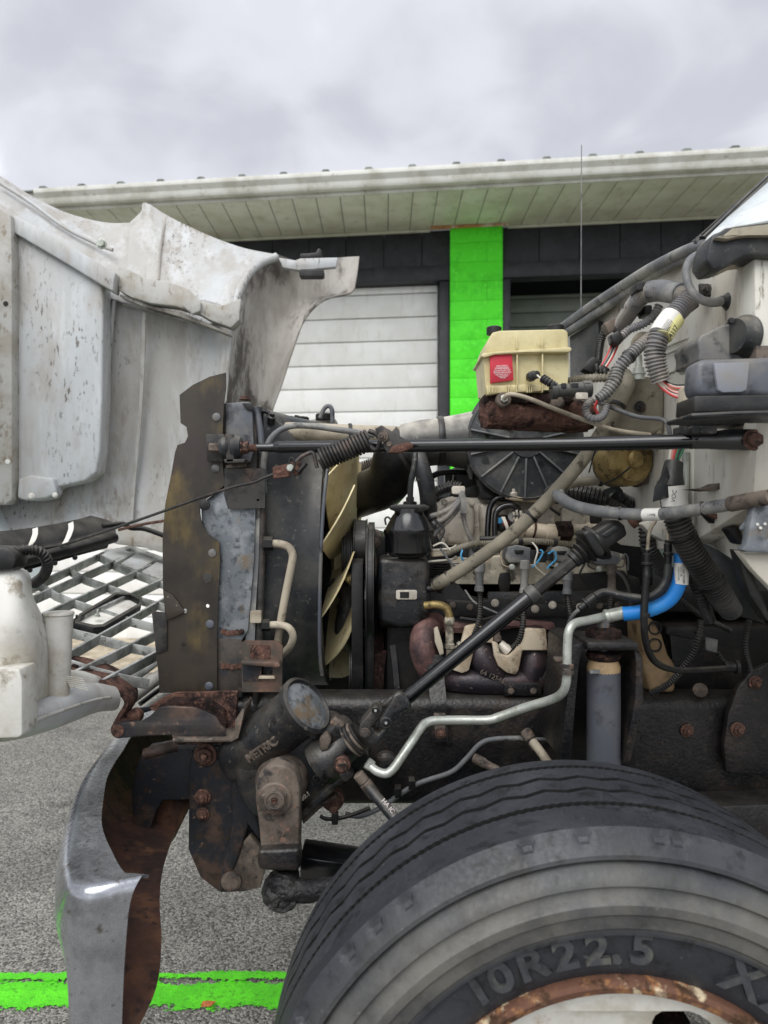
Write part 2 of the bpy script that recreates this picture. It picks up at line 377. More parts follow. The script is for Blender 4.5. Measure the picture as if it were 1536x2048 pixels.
m_alu = M('cast aluminium', 'd0c8bb', [('aca497', 9, .54, .12), ('e0d9cc', 28, .6, .1), ('57524a', 30, .64, .06)], .5, metal=.2, bump=.2, bscale=160)
m_alud = M('stained valve cover', 'bab29e', [('dcd3bf', 24, .54, .08), ('5b554a', 16, .57, .07), ('26241f', 18, .62, .03)], .65, metal=.1, bump=.2)
m_engdark = M('engine black', '100f0f', [('231f1c', 16, .56, .1), ('3b342d', 60, .68, .06)], .6, bump=.3, dust=DL)
m_exh = M('heat browned manifold', '3c3437', [('5d4746', 9, .56, .12), ('2a272d', 7, .52, .10), ('94807a', 70, .66, .05)], .42, metal=.35, bump=.35, bscale=160)
m_exhr = M('red brown manifold', '684c49', [('927068', 12, .54, .12), ('382e30', 9, .54, .10), ('a8887a', 80, .68, .05)], .65, metal=.3, bump=.35, bscale=160)
m_shield = M('heat shield', 'cbbda6', [('a8967c', 11, .55, .12), ('6d5c4a', 30, .62, .08), ('55473a', 90, .66, .05)], .55, metal=.15, bump=.12)
m_tanbox = M('tan housing', 'a88f6c', [('8a7254', 10, .52, .1), ('5f4d3a', 22, .6, .08)], .7, bump=.2)
m_zinc = M('zinc plated tube', 'c3c7bf', [('a2a69c', 18, .55, .1), ('8a7f66', 50, .68, .05)], .38, metal=.45, bump=.05)
m_brass = M('yellow zinc', 'a48f5e', [('7d6a42', 20, .54, .08), ('53462f', 40, .6, .06)], .5, metal=.5, bump=.1)
m_blue = M('blue hose', '1f86dc', [('3b97e2', 14, .56, .12), ('4f6f8a', 60, .7, .04)], .5, bump=.06)
m_white = M('white label', 'e4e2da', [('c4bfb2', 20, .6, .1)], .6, bump=0)
m_yellow = M('yellow label strip', 'e2dd9a', [], .6, bump=0)
m_ink = M('black print', '26262a', [], .7, bump=0, rvar=0)
m_inkw = M('white print', 'f0e4e4', [], .7, bump=0, rvar=0)
m_redlab = M('red label', 'c5243a', [('a81f33', 12, .56, .1)], .5, bump=0)
m_chrome = M('weathered chrome', 'b9bcc2', [('8f9196', 7, .52, .12), ('75706a', 40, .64, .06), ('a9977c', 15, .70, .04)], .26, metal=.9, bump=.05, rvar=.25)
m_brust = M('bumper inside rust', '4b3024', [('2a1b16', 8, .50, .12), ('6d4a30', 12, .58, .10, V3, .8), ('1d1412', 34, .60, .08)], .85, bump=.4, bscale=70)
m_chip = M('orange chip', 'c2703a', [('7a4a2a', 200, .55, .1)], .8)
m_redw = M('red wire', 'c23a3a', [], .5, bump=0); m_pinkw = M('pink wire', 'd98a84', [], .5, bump=0)
m_whitew = M('white wire', 'd8d2c4', [], .5, bump=0); m_greenw = M('green wire', '2f7a55', [], .5, bump=0)
m_bluew = M('blue connector', '4fa6d8', [], .5, bump=0); m_blackw = M('black wire', '222222', [], .5, bump=0)
m_resv = M('white reservoir plastic', 'd3d2cb', [('b3ada0', 8, .54, .12), ('8b8272', 26, .64, .08), ('5f564a', 70, .70, .04)], .5, bump=.12, bscale=30, bdist=.004)
m_grille = M('grille plastic', 'b9bbb8', [('7d7f7b', 12, .52, .1), ('5b5850', 40, .62, .06)], .5, metal=.2, bump=.08)
# ------------------------------------------------------------------ the ground
def ground_mat():
    m = M('old asphalt', '77756f', [('8f8c85', 3, .52, .12, (1, 1, 1), .6), ('65635f', 1.3, .56, .12, (1, 1, 1), .6), ('4b4946', 2.1, .66, .05, (1, 1, 1), .7), ('a3a097', 40, .66, .05)], .9, bump=0, rvar=0)
    nt = m.node_tree; N, Lk = nt.nodes, nt.links; b = N['Principled BSDF']
    src = b.inputs['Base Color'].links[0].from_socket
    g = N.new('ShaderNodeNewGeometry')
    v = N.new('ShaderNodeTexVoronoi'); v.inputs['Scale'].default_value = 150; Lk.new(g.outputs['Position'], v.inputs['Vector'])
    w = N.new('ShaderNodeTexVoronoi'); w.inputs['Scale'].default_value = 85; Lk.new(g.outputs['Position'], w.inputs['Vector'])
    hs = N.new('ShaderNodeSeparateColor'); Lk.new(v.outputs['Color'], hs.inputs[0])
    mr = N.new('ShaderNodeMapRange'); mr.inputs['To Min'].default_value = .30; mr.inputs['To Max'].default_value = 1.9
    Lk.new(hs.outputs[0], mr.inputs[0])
    mu = N.new('ShaderNodeVectorMath'); mu.operation = 'SCALE'; Lk.new(src, mu.inputs[0]); Lk.new(mr.outputs[0], mu.inputs['Scale'])
    Lk.new(mu.outputs[0], b.inputs['Base Color'])
    ad = N.new('ShaderNodeMath'); ad.operation = 'ADD'; Lk.new(v.outputs['Distance'], ad.inputs[0]); Lk.new(w.outputs['Distance'], ad.inputs[1])
    bp = N.new('ShaderNodeBump'); bp.invert = True; bp.inputs['Strength'].default_value = .9; bp.inputs['Distance'].default_value = .004
    Lk.new(ad.outputs[0], bp.inputs['Height']); Lk.new(bp.outputs[0], b.inputs['Normal'])
    return m
def quad(name, pts, mat, kind='structure'):
    me = bpy.data.meshes.new(name); me.from_pydata(pts, [], [tuple(range(len(pts)))]); me.materials.append(mat)
    o = bpy.data.objects.new(name, me); col.objects.link(o); WL[o.name] = Vector(); o['kind'] = kind; return o
m_asph = ground_mat()
quad('asphalt_ground', [(-400, -400, 0), (400, -400, 0), (400, 400, 0), (-400, 400, 0)], m_asph)
m_conc = M('concrete apron', 'b3a792', [('9a8d78', 3, .5, .1), ('c8bda8', 12, .58, .1)], .85, bump=.2)
WS = -.12                                   # the building runs slightly towards the camera on the right
def wy(X, off=0): return 7.5 + WS * X - off
quad('concrete_apron', [(-12, wy(-12, 1.5), .006), (12, wy(12, 1.5), .006), (12, wy(12, -.3), .006), (-12, wy(-12, -.3), .006)], m_conc)
# worn green paint line: solid in the middle, broken up towards its ragged edges, with a thin ghost line beyond
def line_mat(cy, hw, need):
    m = M('green line paint', '66ea22', [('58d41e', 9, .5, .1), ('4bb81c', 60, .6, .1)], .75, bump=.8, bscale=150, bdist=.004)
    nt = m.node_tree; N, Lk = nt.nodes, nt.links; g = N.new('ShaderNodeNewGeometry'); sx = N.new('ShaderNodeSeparateXYZ'); Lk.new(g.outputs['Position'], sx.inputs[0])
    def mt(op, a, b):
        n = N.new('ShaderNodeMath'); n.operation = op
        for i, v in enumerate((a, b)):
            if isinstance(v, (int, float)): n.inputs[i].default_value = v
            elif v is not None: Lk.new(v, n.inputs[i])
        return n.outputs[0]
    dist = mt('ABSOLUTE', mt('SUBTRACT', sx.outputs['Y'], cy), None)
    def nz(s, st):
        mp = N.new('ShaderNodeMapping'); mp.inputs['Scale'].default_value = st; Lk.new(g.outputs['Position'], mp.inputs[0])
        n = N.new('ShaderNodeTexNoise'); n.inputs['Scale'].default_value = s; n.inputs['Detail'].default_value = 8; n.inputs['Roughness'].default_value = .7; Lk.new(mp.outputs[0], n.inputs['Vector']); return n.outputs[0]
    edge = mt('ADD', mt('DIVIDE', mt('SUBTRACT', hw, dist), hw), mt('ADD', mt('MULTIPLY', mt('SUBTRACT', nz(9, (.5, 1, 1)), .5), 1.7), mt('MULTIPLY', mt('SUBTRACT', nz(70, (1, 1, 1)), .5), 1.3)))
    al = mt('GREATER_THAN', edge, need); Lk.new(al, N['Principled BSDF'].inputs['Alpha']); return m
for nm, y0, y1, z, mt_ in (('painted_line', 1.99, 2.18, .004, line_mat(2.083, .070, .22)), ('painted_line', 2.12, 2.24, .007, line_mat(2.165, .05, .72))):
    quad(nm, [(-6, y0, z), (6, y0, z), (6, y1, z), (-6, y1, z)], mt_)
lp = P(418, 2016, 1.42 * F / 992)
o = mk('litter_chip', [Vector((lp.x, lp.y, .007)) + Vector(q) for q in ((-.022, -.006, 0), (.006, -.008, .003), (.020, .006, .008), (.0, .012, .004), (-.02, .004, .009), (-.004, .0, .015))],
       [(0, 1, 5), (1, 2, 5), (2, 3, 5), (3, 4, 5), (4, 0, 5), (0, 4, 3, 2, 1)], m_chip)
tag(o, 'small curled orange brown chip lying on asphalt below the green painted line', 'litter')

# ------------------------------------------------------------------ the garage building
m_green = M('green block paint', '55f02a', [('4ae022', 5, .54, .1), ('66f83c', 22, .6, .1)], .7, bump=.35, bscale=140)
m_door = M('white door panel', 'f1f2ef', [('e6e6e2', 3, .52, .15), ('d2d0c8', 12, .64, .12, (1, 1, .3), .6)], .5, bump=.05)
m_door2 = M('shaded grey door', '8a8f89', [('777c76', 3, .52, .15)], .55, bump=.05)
m_navy = M('dark siding', '23262c', [('2e3138', 5, .52, .12), ('191b1f', 14, .6, .1)], .6, bump=.05)
m_trim = M('dark trim', '1d2025', [('2c2f35', 7, .55, .1)], .5, bump=.03)
m_soffit = M('cream soffit', 'd9dccd', [('c6c8b6', 3, .52, .15), ('a9a590', 10, .64, .1, (1, 1, 1), .6), ('95693c', 6, .72, .04)], .6, bump=.05)
m_gut = M('gutter paint', 'd6d7d0', [('bdbcb1', 4, .52, .12), ('8a8473', 14, .66, .08, (1, 1, 1), .7)], .5, bump=.05)
m_roof = M('roof sheet', '5d625e', [('7a7e78', 5, .5, .1), ('3e413d', 12, .6, .1)], .5, metal=.3, bump=.05)
m_dark = M('interior dark', '24262a', [], .9)
B = empty('garage_building', (0, wy(0), 0), 'garage building with white sectional door, dark siding, long gutter and bright green block pillar', 'building')
WT = 4.37
def bbox(name, x0, x1, o0, o1, z0, z1, mat, par=B, bev=.004):
    """a block along the wall: x range, distance proud of the wall (front, back), height range"""
    vs = [(X, wy(X, o), z) for z in (z0, z1) for X, o in ((x0, o0), (x1, o0), (x1, o1), (x0, o1))]
    return mk(name, vs, [(0, 3, 2, 1), (4, 5, 6, 7), (0, 1, 5, 4), (1, 2, 6, 5), (2, 3, 7, 6), (3, 0, 4, 7)], mat, par, bev)
def wx(px):                                 # x along the wall seen at picture column px
    k = (px - 768) / F; return k * 7.5 / (1 - WS * k)
xa, xb = wx(899), wx(1003)                  # the green pillar
dtop = 1.42 + (1024 - 568) * wy(wx(760)) / F
back = bbox('back_wall', -9, 9, -.9, -1.0, 0, WT - .03, m_dark)
# dark siding above the doors, board by board
sid = bbox('siding', -8, 8, -.06, -.12, dtop, WT - .02, m_trim)
X = -7.6
while X < 7.6:
    x1 = X + .395
    if not (X > xa - .2 and x1 < xb + .2) : 
        pass
    bbox('siding_board', X, x1, .0, -.058, dtop + .16, WT - .004, m_navy, sid, .006); X += .4
bbox('door_header', -8, xa - .004, .05, -.05, dtop, dtop + .155, m_trim)
bbox('door_header', xb + .004, 8, .05, -.05, dtop, dtop + .155, m_trim)
pil = bbox('pillar', xa + .006, xb - .006, .066, -.5, 0, WT - .006, m_green)
z = 0; i = 0
while z < WT - .03:
    z1 = min(z + .197, WT - .012)
    if i % 2: bbox('block', xa, xb, .074, .064, z + .0015, z1 + .0015, m_green, pil, .0006)
    else:
        xm = xa + (xb - xa) * .7; bbox('block', xa, xm - .002, .074, .064, z + .0015, z1 + .0015, m_green, pil, .0006); bbox('block', xm + .002, xb, .074, .064, z + .0015, z1 + .0015, m_green, pil, .0006)
    z += .2; i += 1
def door(x0, x1, off, mat, z0, ztop, step):
    d = bbox('garage_door', x0, x1, off - .03, off - .05, z0, ztop, mat); z = z0
    while z < ztop - .01:
        z1 = min(z + step - .008, ztop)
        bbox('door_panel', x0 + .01, x1 - .01, off, off - .028, z + .004, z1, mat, d, .008)
        z += step
    return d
xj = wx(878)
door(xj - 4.9, xj, -.10, m_door, 0, dtop - .002, .25)
bbox('door_jamb', xj + .004, xa - .004, .03, -.2, 0, dtop - .004, m_trim)
bbox('door_jamb', xb + .004, wx(1020), .03, -.2, 0, dtop - .004, m_trim)
bbox('door_jamb', xj - 5.06, xj - 4.905, .03, -.2, 0, dtop - .004, m_trim)
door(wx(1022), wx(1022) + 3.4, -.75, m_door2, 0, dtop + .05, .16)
bbox('wall', -8, xj - 5.064, 0, -.3, 0, dtop - .004, m_navy)
bbox('wall', wx(1022) + 3.3, 8, 0, -.3, 0, dtop - .004, m_navy)
# soffit boards, gutter and ribbed roof edge
OV = .97
X = wx(-250)
while X < 6.4:
    bbox('soffit_board', X, X + .222, OV, -.01, WT + .008, WT + .02, m_soffit, B, .004); X += .228
m_stain = M('rust stained trim', 'c08a55', [('d5cdb8', 5, .56, .08), ('8a5a30', 14, .58, .08)], .7)
bbox('soffit_trim', -6, wx(860), .03, .002, WT - .022, WT + .006, m_soffit); bbox('soffit_trim', wx(860) + .002, wx(1015), .10, .076, WT - .022, WT + .006, m_stain); bbox('soffit_trim', wx(1015) + .002, 6, .03, .002, WT - .022, WT + .006, m_soffit)
bbox('soffit_backing', -8, 8, OV - .01, -.04, WT + .021, WT + .06, m_dark)
GX0 = -3.35
def strip(name, prof, x0, x1, mat, par=B):
    vs = [(X, wy(X, o), z) for X in (x0, x1) for o, z in prof]; n = len(prof)
    fs = [(i, (i + 1) % n, n + (i + 1) % n, n + i) for i in range(n)] + [tuple(range(n)), tuple(range(2 * n - 1, n - 1, -1))]
    return mk(name, vs, fs, mat, par, .003)
strip('fascia', [(OV + .002, WT - .03), (OV + .03, WT - .03), (OV + .03, WT + .16), (OV + .002, WT + .16)], -8, 8, m_gut)
strip('gutter', [(OV + .034, WT), (OV + .10, WT), (OV + .115, WT + .03), (OV + .115, WT + .06), (OV + .15, WT + .10), (OV + .15, WT + .14), (OV + .135, WT + .14), (OV + .034, WT + .05)], GX0, 8, m_gut)
roof = mk('roof', [(X, wy(X, o), z) for X in (-3.5, 8) for o, z in ((OV + .07, WT + .155), (OV + .07, WT + .165), (-5, WT + 1.5), (-5, WT + 1.49))],
          [(0, 1, 2, 3), (4, 7, 6, 5), (0, 4, 5, 1), (1, 5, 6, 2), (2, 6, 7, 3), (3, 7, 4, 0)], m_roof, B)
X = -3.3
while X < 7.5:
    pr = [(-.05, 0), (-.025, .034), (.025, .034), (.05, 0)]
    vs = [(X + q, wy(X + q, o), zz + z) for o, zz in ((OV + .075, WT + .163), (-5, WT + 1.498)) for q, z in pr]
    mk('roof_rib', vs, [(0, 1, 2, 3), (7, 6, 5, 4), (0, 4, 5, 1), (1, 5, 6, 2), (2, 6, 7, 3), (3, 7, 4, 0)], m_roof, roof, 0); X += .395
# ------------------------------------------------------------------ the truck
T = empty('truck', (.3, 2.1, 0), 'old white medium duty truck with tilted hood and exposed dirty engine', 'truck')

# ---- tilted hood
HB = [(-60, 325), (0, 352), (40, 378), (85, 402), (130, 424), (180, 440), (230, 447), (262, 444), (280, 432), (290, 408)]
hood = sheet('hood', [
    [(-90, 380, 2.74), (25, 460, 2.76), (120, 530, 2.78), (225, 560, 2.80), (300, 575, 2.82), (380, 595, 2.83), (430, 605, 2.84), (466, 620, 2.82)],
    [(-90, 620, 2.76), (25, 640, 2.78), (120, 690, 2.80), (205, 720, 2.82), (290, 740, 2.86), (380, 750, 2.86), (425, 760, 2.84), (452, 770, 2.77)],
    [(-90, 800, 2.78), (25, 820, 2.80), (120, 830, 2.82), (205, 840, 2.84), (285, 850, 2.89), (370, 850, 2.88), (420, 850, 2.85), (446, 850, 2.77)],
    [(-90, 950, 2.80), (25, 960, 2.82), (120, 960, 2.83), (205, 960, 2.86), (275, 960, 2.91), (360, 960, 2.90), (410, 960, 2.86), (436, 960, 2.78)],
    [(-90, 1085, 2.72), (25, 1080, 2.74), (120, 1075, 2.77), (205, 1070, 2.82), (270, 1082, 2.86), (350, 1100, 2.85), (400, 1106, 2.82), (426, 1106, 2.76)]], m_hood, T, .008, 4)
up = sheet('upper_panel', [
    [(-90, 310, 3.02), (0, 352, 3.03), (60, 390, 3.04), (130, 424, 3.05), (205, 444, 3.06), (262, 445, 3.06), (290, 440, 3.06)],
    [(-90, 360, 2.86), (0, 400, 2.88), (60, 435, 2.89), (130, 475, 2.90), (205, 510, 2.91), (250, 525, 2.91), (290, 535, 2.91)],
    [(-90, 440, 2.72), (0, 485, 2.74), (60, 520, 2.75), (130, 560, 2.76), (205, 590, 2.77), (250, 605, 2.77), (290, 615, 2.77)]], m_hood, hood, .006, 4)
fe = sheet('fender_panel', [
    [(262, 446, 3.02), (284, 424, 3.04), (291, 407, 3.05), (340, 436, 3.06), (420, 474, 3.06), (490, 499, 3.06), (558, 512, 3.05)],
    [(258, 490, 2.95), (290, 490, 2.97), (310, 490, 2.98), (350, 510, 2.98), (420, 525, 2.98), (480, 528, 2.99), (530, 525, 3.01)],
    [(250, 560, 2.86), (290, 570, 2.87), (320, 575, 2.87), (360, 590, 2.87), (410, 590, 2.88), (455, 570, 2.90), (500, 545, 2.94)],
    [(245, 610, 2.78), (290, 620, 2.79), (325, 630, 2.79), (360, 640, 2.79), (405, 650, 2.80), (445, 640, 2.82), (478, 600, 2.86)]], m_hood, hood, .006, 4)
sheet('wheel_arch', [
    [(556, 511, 3.04), (600, 522, 3.10), (660, 517, 3.12), (719, 514, 3.10)],
    [(530, 520, 2.99), (590, 540, 3.10), (660, 545, 3.13), (713, 560, 3.08)],
    [(503, 542, 2.93), (560, 562, 3.08), (640, 580, 3.13), (702, 588, 3.05)],
    [(480, 578, 2.87), (533, 592, 3.05), (600, 608, 3.12), (650, 602, 3.03)],
    [(466, 632, 2.83), (513, 640, 3.02), (570, 650, 3.10), (613, 637, 3.01)],
    [(455, 702, 2.80), (500, 706, 3.0), (552, 707, 3.08), (589, 696, 3.0)],
    [(447, 772, 2.78), (487, 776, 2.98), (533, 777, 3.06), (564, 773, 2.99)],
    [(441, 832, 2.77), (474, 836, 2.95), (513, 837, 3.03), (544, 829, 2.98)],
    [(432, 950, 2.78), (460, 950, 2.9), (490, 950, 2.98), (512, 950, 2.96)]], m_arch, hood, .007, 4)
tube('arch_flange', [(554, 514, 3.0), (520, 527, 2.97), (494, 552, 2.91), (474, 595, 2.85), (470, 640, 2.82)], 9, m_hood, hood, 8)
tube('edge_seam', [(0, 366, 2.92), (60, 404, 2.92), (130, 455, 2.91), (195, 488, 2.90), (225, 500, 2.88)], 4, m_hood, hood, 8)
tube('seam', [(331, 434, 3.05), (322, 492, 2.968), (317, 560, 2.88)], 2.2, m_arch, hood, 6)
dp = plane((25, 440, 2.70), (225, 550, 2.70), (25, 900, 2.72))
poly('stiffener_bead', [(26, 430), (60, 446), (130, 486), (205, 530), (232, 545), (228, 560), (226, 583), (200, 568), (130, 525), (60, 484), (26, 464)], 2.66, .07, m_hood, hood, .007)
poly('stiffener_bead', [(236, 528), (260, 540), (290, 555), (330, 562), (352, 568), (372, 576), (400, 600), (440, 612), (482, 596), (478, 640), (462, 655), (420, 640), (395, 625), (350, 612), (300, 606), (262, 594), (236, 580)], 2.70, .06, m_hoodtan, hood, .005)
poly('bead_bracket', [(366, 574), (378, 578), (402, 604), (400, 622), (384, 628), (362, 610)], 2.68, .03, m_hoodtan, hood, .006)
poly('bead_edge', [(240, 588), (300, 610), (370, 628), (420, 648), (460, 668), (459, 670), (410, 651), (350, 630), (290, 614), (240, 593)], 2.72, .05, m_arch, hood, .003)
poly('inner_panel', [(28, 462), (60, 482), (130, 524), (205, 568), (206, 640), (204, 800), (200, 900), (192, 945), (170, 962), (110, 975), (100, 996), (70, 1002), (40, 998), (28, 980)], 2.69, .09, m_hood, hood, .018, seg=3)
poly('panel_foot', [(36, 958), (60, 950), (106, 956), (113, 988), (90, 997), (50, 1001), (34, 996)], 2.66, .06, m_hood, hood, .010, seg=3)
bolt(63, 992, 2.655, 5, m_white, hood); bolt(110, 990, 2.655, 4, m_white, hood)
poly('inner_rail', [(-80, 380), (22, 428), (24, 520), (24, 1000), (10, 1010), (-80, 1010)], 2.64, .06, m_hoodtan, hood, .010)
poly('slot', circ(11, 607, 5), 2.637, .01, m_engdark, hood, 0); poly('slot', circ(15, 923, 5), 2.637, .01, m_white, hood, 0)
ribbon('crease', [(288, 625, 2.775), (285, 740, 2.82), (278, 850, 2.855), (268, 960, 2.875), (262, 1040, 2.85)], 7, m_hood, hood, .008)
ribbon('crease', [(228, 600, 2.765), (216, 740, 2.795), (210, 850, 2.815), (205, 960, 2.835)], 6, m_hood, hood, .008)
# latch parts on the far wing
poly('latch_plate', [(556, 514), (590, 520), (600, 516), (676, 514), (672, 534), (600, 541), (565, 535)], 2.98, .03, m_hood, hood, .006)
poly('latch_pad', rr(598, 538, 648, 553, 5), 2.97, .04, m_rub, hood, .006)
poly('rubber_bump', [(600, 507), (632, 505), (636, 496), (642, 498), (644, 514), (600, 517)], 3.0, .03, m_rub, hood, .004)
bolt(203, 488, 2.78, 8, m_zinc, hood)
# floor of the hood nose, air dam roll and straps
poly('nose_floor', [(215, 1075), (240, 1050), (340, 1072), (430, 1095), (430, 1112), (345, 1112), (290, 1096), (228, 1088)], 2.62, .05, m_hoodtan, hood, .008)
sheet('air_dam', [
    [(-60, 1070, 2.0), (30, 1062, 2.12), (100, 1052, 2.25), (160, 1040, 2.38), (180, 1034, 2.44)],
    [(-60, 1098, 1.96), (30, 1088, 2.08), (100, 1076, 2.2), (170, 1060, 2.34), (222, 1046, 2.46)],
    [(-60, 1128, 1.94), (30, 1110, 2.06), (100, 1094, 2.18), (170, 1076, 2.32), (230, 1062, 2.44)],
    [(-60, 1124, 1.90), (30, 1108, 2.02), (100, 1098, 2.14), (170, 1084, 2.28), (230, 1070, 2.42)]], m_plas, hood, .006, 4)
tube('air_dam_roll', [(-60, 1150, 1.90), (60, 1118, 2.08), (150, 1096, 2.24), (228, 1075, 2.42)], [15, 13, 12, 11], m_plas, hood, 12)
sheet('air_dam_skirt', [[(-60, 1150, 1.93), (60, 1120, 2.1), (150, 1100, 2.26), (215, 1086, 2.42)],
    [(-60, 1166, 1.92), (60, 1138, 2.1), (150, 1112, 2.26), (212, 1095, 2.42)]], m_plas, hood, .006, 3)
for k in ([(70, 1056, 2.13), (70, 1068, 2.12), (64, 1084, 2.10), (54, 1098, 2.05)], [(141, 1045, 2.27), (142, 1056, 2.255), (136, 1074, 2.22), (126, 1092, 2.17)]):
    ribbon('strap', k, 11, m_white, hood, .002)
for k in ((60, 1140, 2.075), (110, 1126, 2.15), (150, 1115, 2.22)): bolt(*k, 4, m_plas, hood)
tube('cable_end', [(205, 1052, 2.35), (245, 1048, 2.40), (262, 1056, 2.42), (290, 1058, 2.44), (330, 1072, 2.45)], 5, m_rub, hood, 8)
tube('cable_end', [(236, 1060, 2.38), (270, 1052, 2.40), (300, 1046, 2.4), (340, 1040, 2.4)], 3, m_rustbolt, hood, 6)
# grille lying nearly flat: every bar its own piece
gd = plane((200, 1107, 2.6), (84, 1168, 2.15), (320, 1160, 2.45))
gp = lambda x, y: P(x, y, gd(x, y))
gn = (gp(84, 1168) - gp(200, 1107)).cross(gp(320, 1160) - gp(200, 1107)).normalized()
if gn.z < 0: gn = -gn
BARS = [((214, 1100), (-40, 1216)), ((262, 1106), (-40, 1238)), ((302, 1128), (-40, 1282)), ((345, 1148), (-20, 1315)), ((370, 1172), (20, 1369)), ((380, 1228), (80, 1376)), ((380, 1266), (120, 1404))]
CROSS = [[(233, 1094), (269, 1104), (311, 1118), (352, 1132)], [(200, 1107), (233, 1126), (274, 1142), (322, 1160), (362, 1172)], [(137, 1132), (172, 1152), (225, 1170), (275, 1190), (320, 1203), (375, 1218)],
         [(76, 1160), (114, 1183), (152, 1198), (244, 1229), (317, 1247), (380, 1262)], [(-10, 1202), (60, 1228), (100, 1240), (152, 1257), (203, 1269), (264, 1285), (317, 1295), (350, 1302)], [(-30, 1250), (60, 1292), (138, 1316), (190, 1332), (250, 1347), (300, 1356)]]
grille = poly('grille', [(205, 1102), (262, 1090), (340, 1118), (390, 1150), (392, 1270), (390, 1290), (376, 1262), (374, 1160), (336, 1128), (262, 1096), (214, 1110)], lambda x, y: gd(x, y) + .005, gn * -.02, m_grille, hood, .003)
def bar(name, pts, w, hgt, lift=0):
    pw = [gp(*p) + gn * lift for p in pts]; vs, fs = [], []
    for i, p in enumerate(pw):
        t = (pw[min(i + 1, len(pw) - 1)] - pw[max(i - 1, 0)]).normalized(); s = t.cross(gn).normalized() * w / 2
        vs += [p + s, p - s, p - s - gn * hgt, p + s - gn * hgt]
    for i in range(len(pw) - 1):
        for j in range(4): a, b = i * 4 + j, i * 4 + (j + 1) % 4; fs.append((a, b, b + 4, a + 4))
    fs += [(3, 2, 1, 0), tuple(range(len(vs) - 4, len(vs)))]
    mk(name, vs, fs, m_grille, hood, .001)
for (a, b) in BARS: bar('grille_bar', [a, b], .007, .030)
for c in CROSS: bar('grille_cross_bar', c, .006, .026, -.003)
for q in ([(203, 1108), (235, 1096), (266, 1106), (234, 1124)], [(242, 1126), (272, 1107), (309, 1120), (276, 1140)], [(284, 1142), (314, 1123), (352, 1136), (326, 1158)]):
    poly('grille_blank', q, lambda x, y: gd(x, y) + .002, gn * -.01, m_hood, hood, .003)
# emblem tray on the grille
ep = lambda pts, up_=0: [gp(*p) + gn * up_ for p in pts]
def slab(name, pts, z0, z1, mat, bev=.002):
    a, b = ep(pts, z0), ep(pts, z1); n = len(pts)
    mk(name, a + b, [tuple(range(n)), tuple(range(2 * n - 1, n - 1, -1))] + [(i, (i + 1) % n, n + (i + 1) % n, n + i) for i in range(n)], mat, hood, bev)
slab('emblem_tray', [(150, 1246), (160, 1232), (232, 1190), (262, 1192), (280, 1200), (278, 1212), (206, 1252), (186, 1254)], -.03, -.012, m_white)
for q in ([(148, 1248), (158, 1231), (163, 1233), (154, 1247)], [(158, 1231), (230, 1188), (235, 1191), (163, 1234)], [(230, 1188), (262, 1189), (262, 1193), (234, 1192)], [(262, 1189), (284, 1198), (279, 1203), (261, 1193)],
          [(284, 1198), (282, 1214), (277, 1211), (279, 1202)], [(282, 1214), (208, 1257), (204, 1252), (277, 1210)], [(208, 1257), (186, 1259), (187, 1253), (205, 1252)], [(186, 1259), (148, 1249), (153, 1246), (187, 1253)]):
    slab('emblem_rim', q, -.03, .006, m_plas, .001)
bolt(194, 1232, gd(194, 1232) - .01, 5, m_zinc, hood, tuple(gn), True, 'bolt', 1.8); bolt(152, 1240, gd(152, 1240), 4, m_plas, hood, tuple(gn), True, 'bolt', 1.8)
# bottom rails of the nose
tube('nose_rail', [(400, 1265, 2.15), (300, 1335, 1.95), (230, 1385, 1.83), (180, 1420, 1.76)], 7, m_grille, hood, 8)
tube('nose_rail', [(410, 1290, 2.1), (320, 1352, 1.92), (262, 1395, 1.83)], [12, 13, 14], m_hoodtan, hood, 10)
tube('nose_rail', [(400, 1330, 2.0), (330, 1372, 1.9), (280, 1408, 1.82)], 5, m_blackbar, hood, 8)
tube('nose_rail', [(395, 1350, 1.98), (320, 1398, 1.86), (280, 1425, 1.8)], 6, m_grille, hood, 8)
# white nose corner with the washer bottle on it
nd = plane((0, 1440, 1.32), (240, 1400, 1.60), (0, 1340, 1.36))
sheet('nose_corner', [
    [(-70, 1392, 1.45), (40, 1392, 1.47), (110, 1376, 1.50), (170, 1364, 1.57), (212, 1372, 1.62)],
    [(-70, 1404, 1.33), (40, 1404, 1.35), (120, 1390, 1.42), (185, 1368, 1.52), (232, 1374, 1.60)],
    [(-70, 1440, 1.29), (40, 1436, 1.31), (120, 1416, 1.39), (190, 1392, 1.50), (241, 1394, 1.58)],
    [(-70, 1476, 1.30), (40, 1464, 1.33), (120, 1442, 1.41), (190, 1416, 1.52), (238, 1413, 1.60)],
    [(-70, 1494, 1.38), (40, 1478, 1.41), (120, 1454, 1.48), (190, 1426, 1.58), (230, 1421, 1.65)]], m_hood, hood, .006, 4)
poly('nose_corner_top', [(118, 1340), (150, 1342), (186, 1354), (190, 1372), (150, 1380), (110, 1398), (70, 1412), (46, 1404), (90, 1375)], lambda x, y: nd(x, y) + .03, Vector((0, .05, -.01)), m_resv, hood, .006)
for i in range(6): tube('nose_rib', [(128 + i * 2, 1352 + i * 4, 1.42), (166 + i * 2, 1358 + i * 4.5, 1.44)], 1.4, m_resv, hood, 6)
tube('nose_moulding', [(-70, 1456, 1.285), (46, 1446, 1.305), (110, 1426, 1.375), (180, 1402, 1.475), (222, 1394, 1.545)], [5, 5, 4, 3, 3], m_hoodtan, hood, 8)
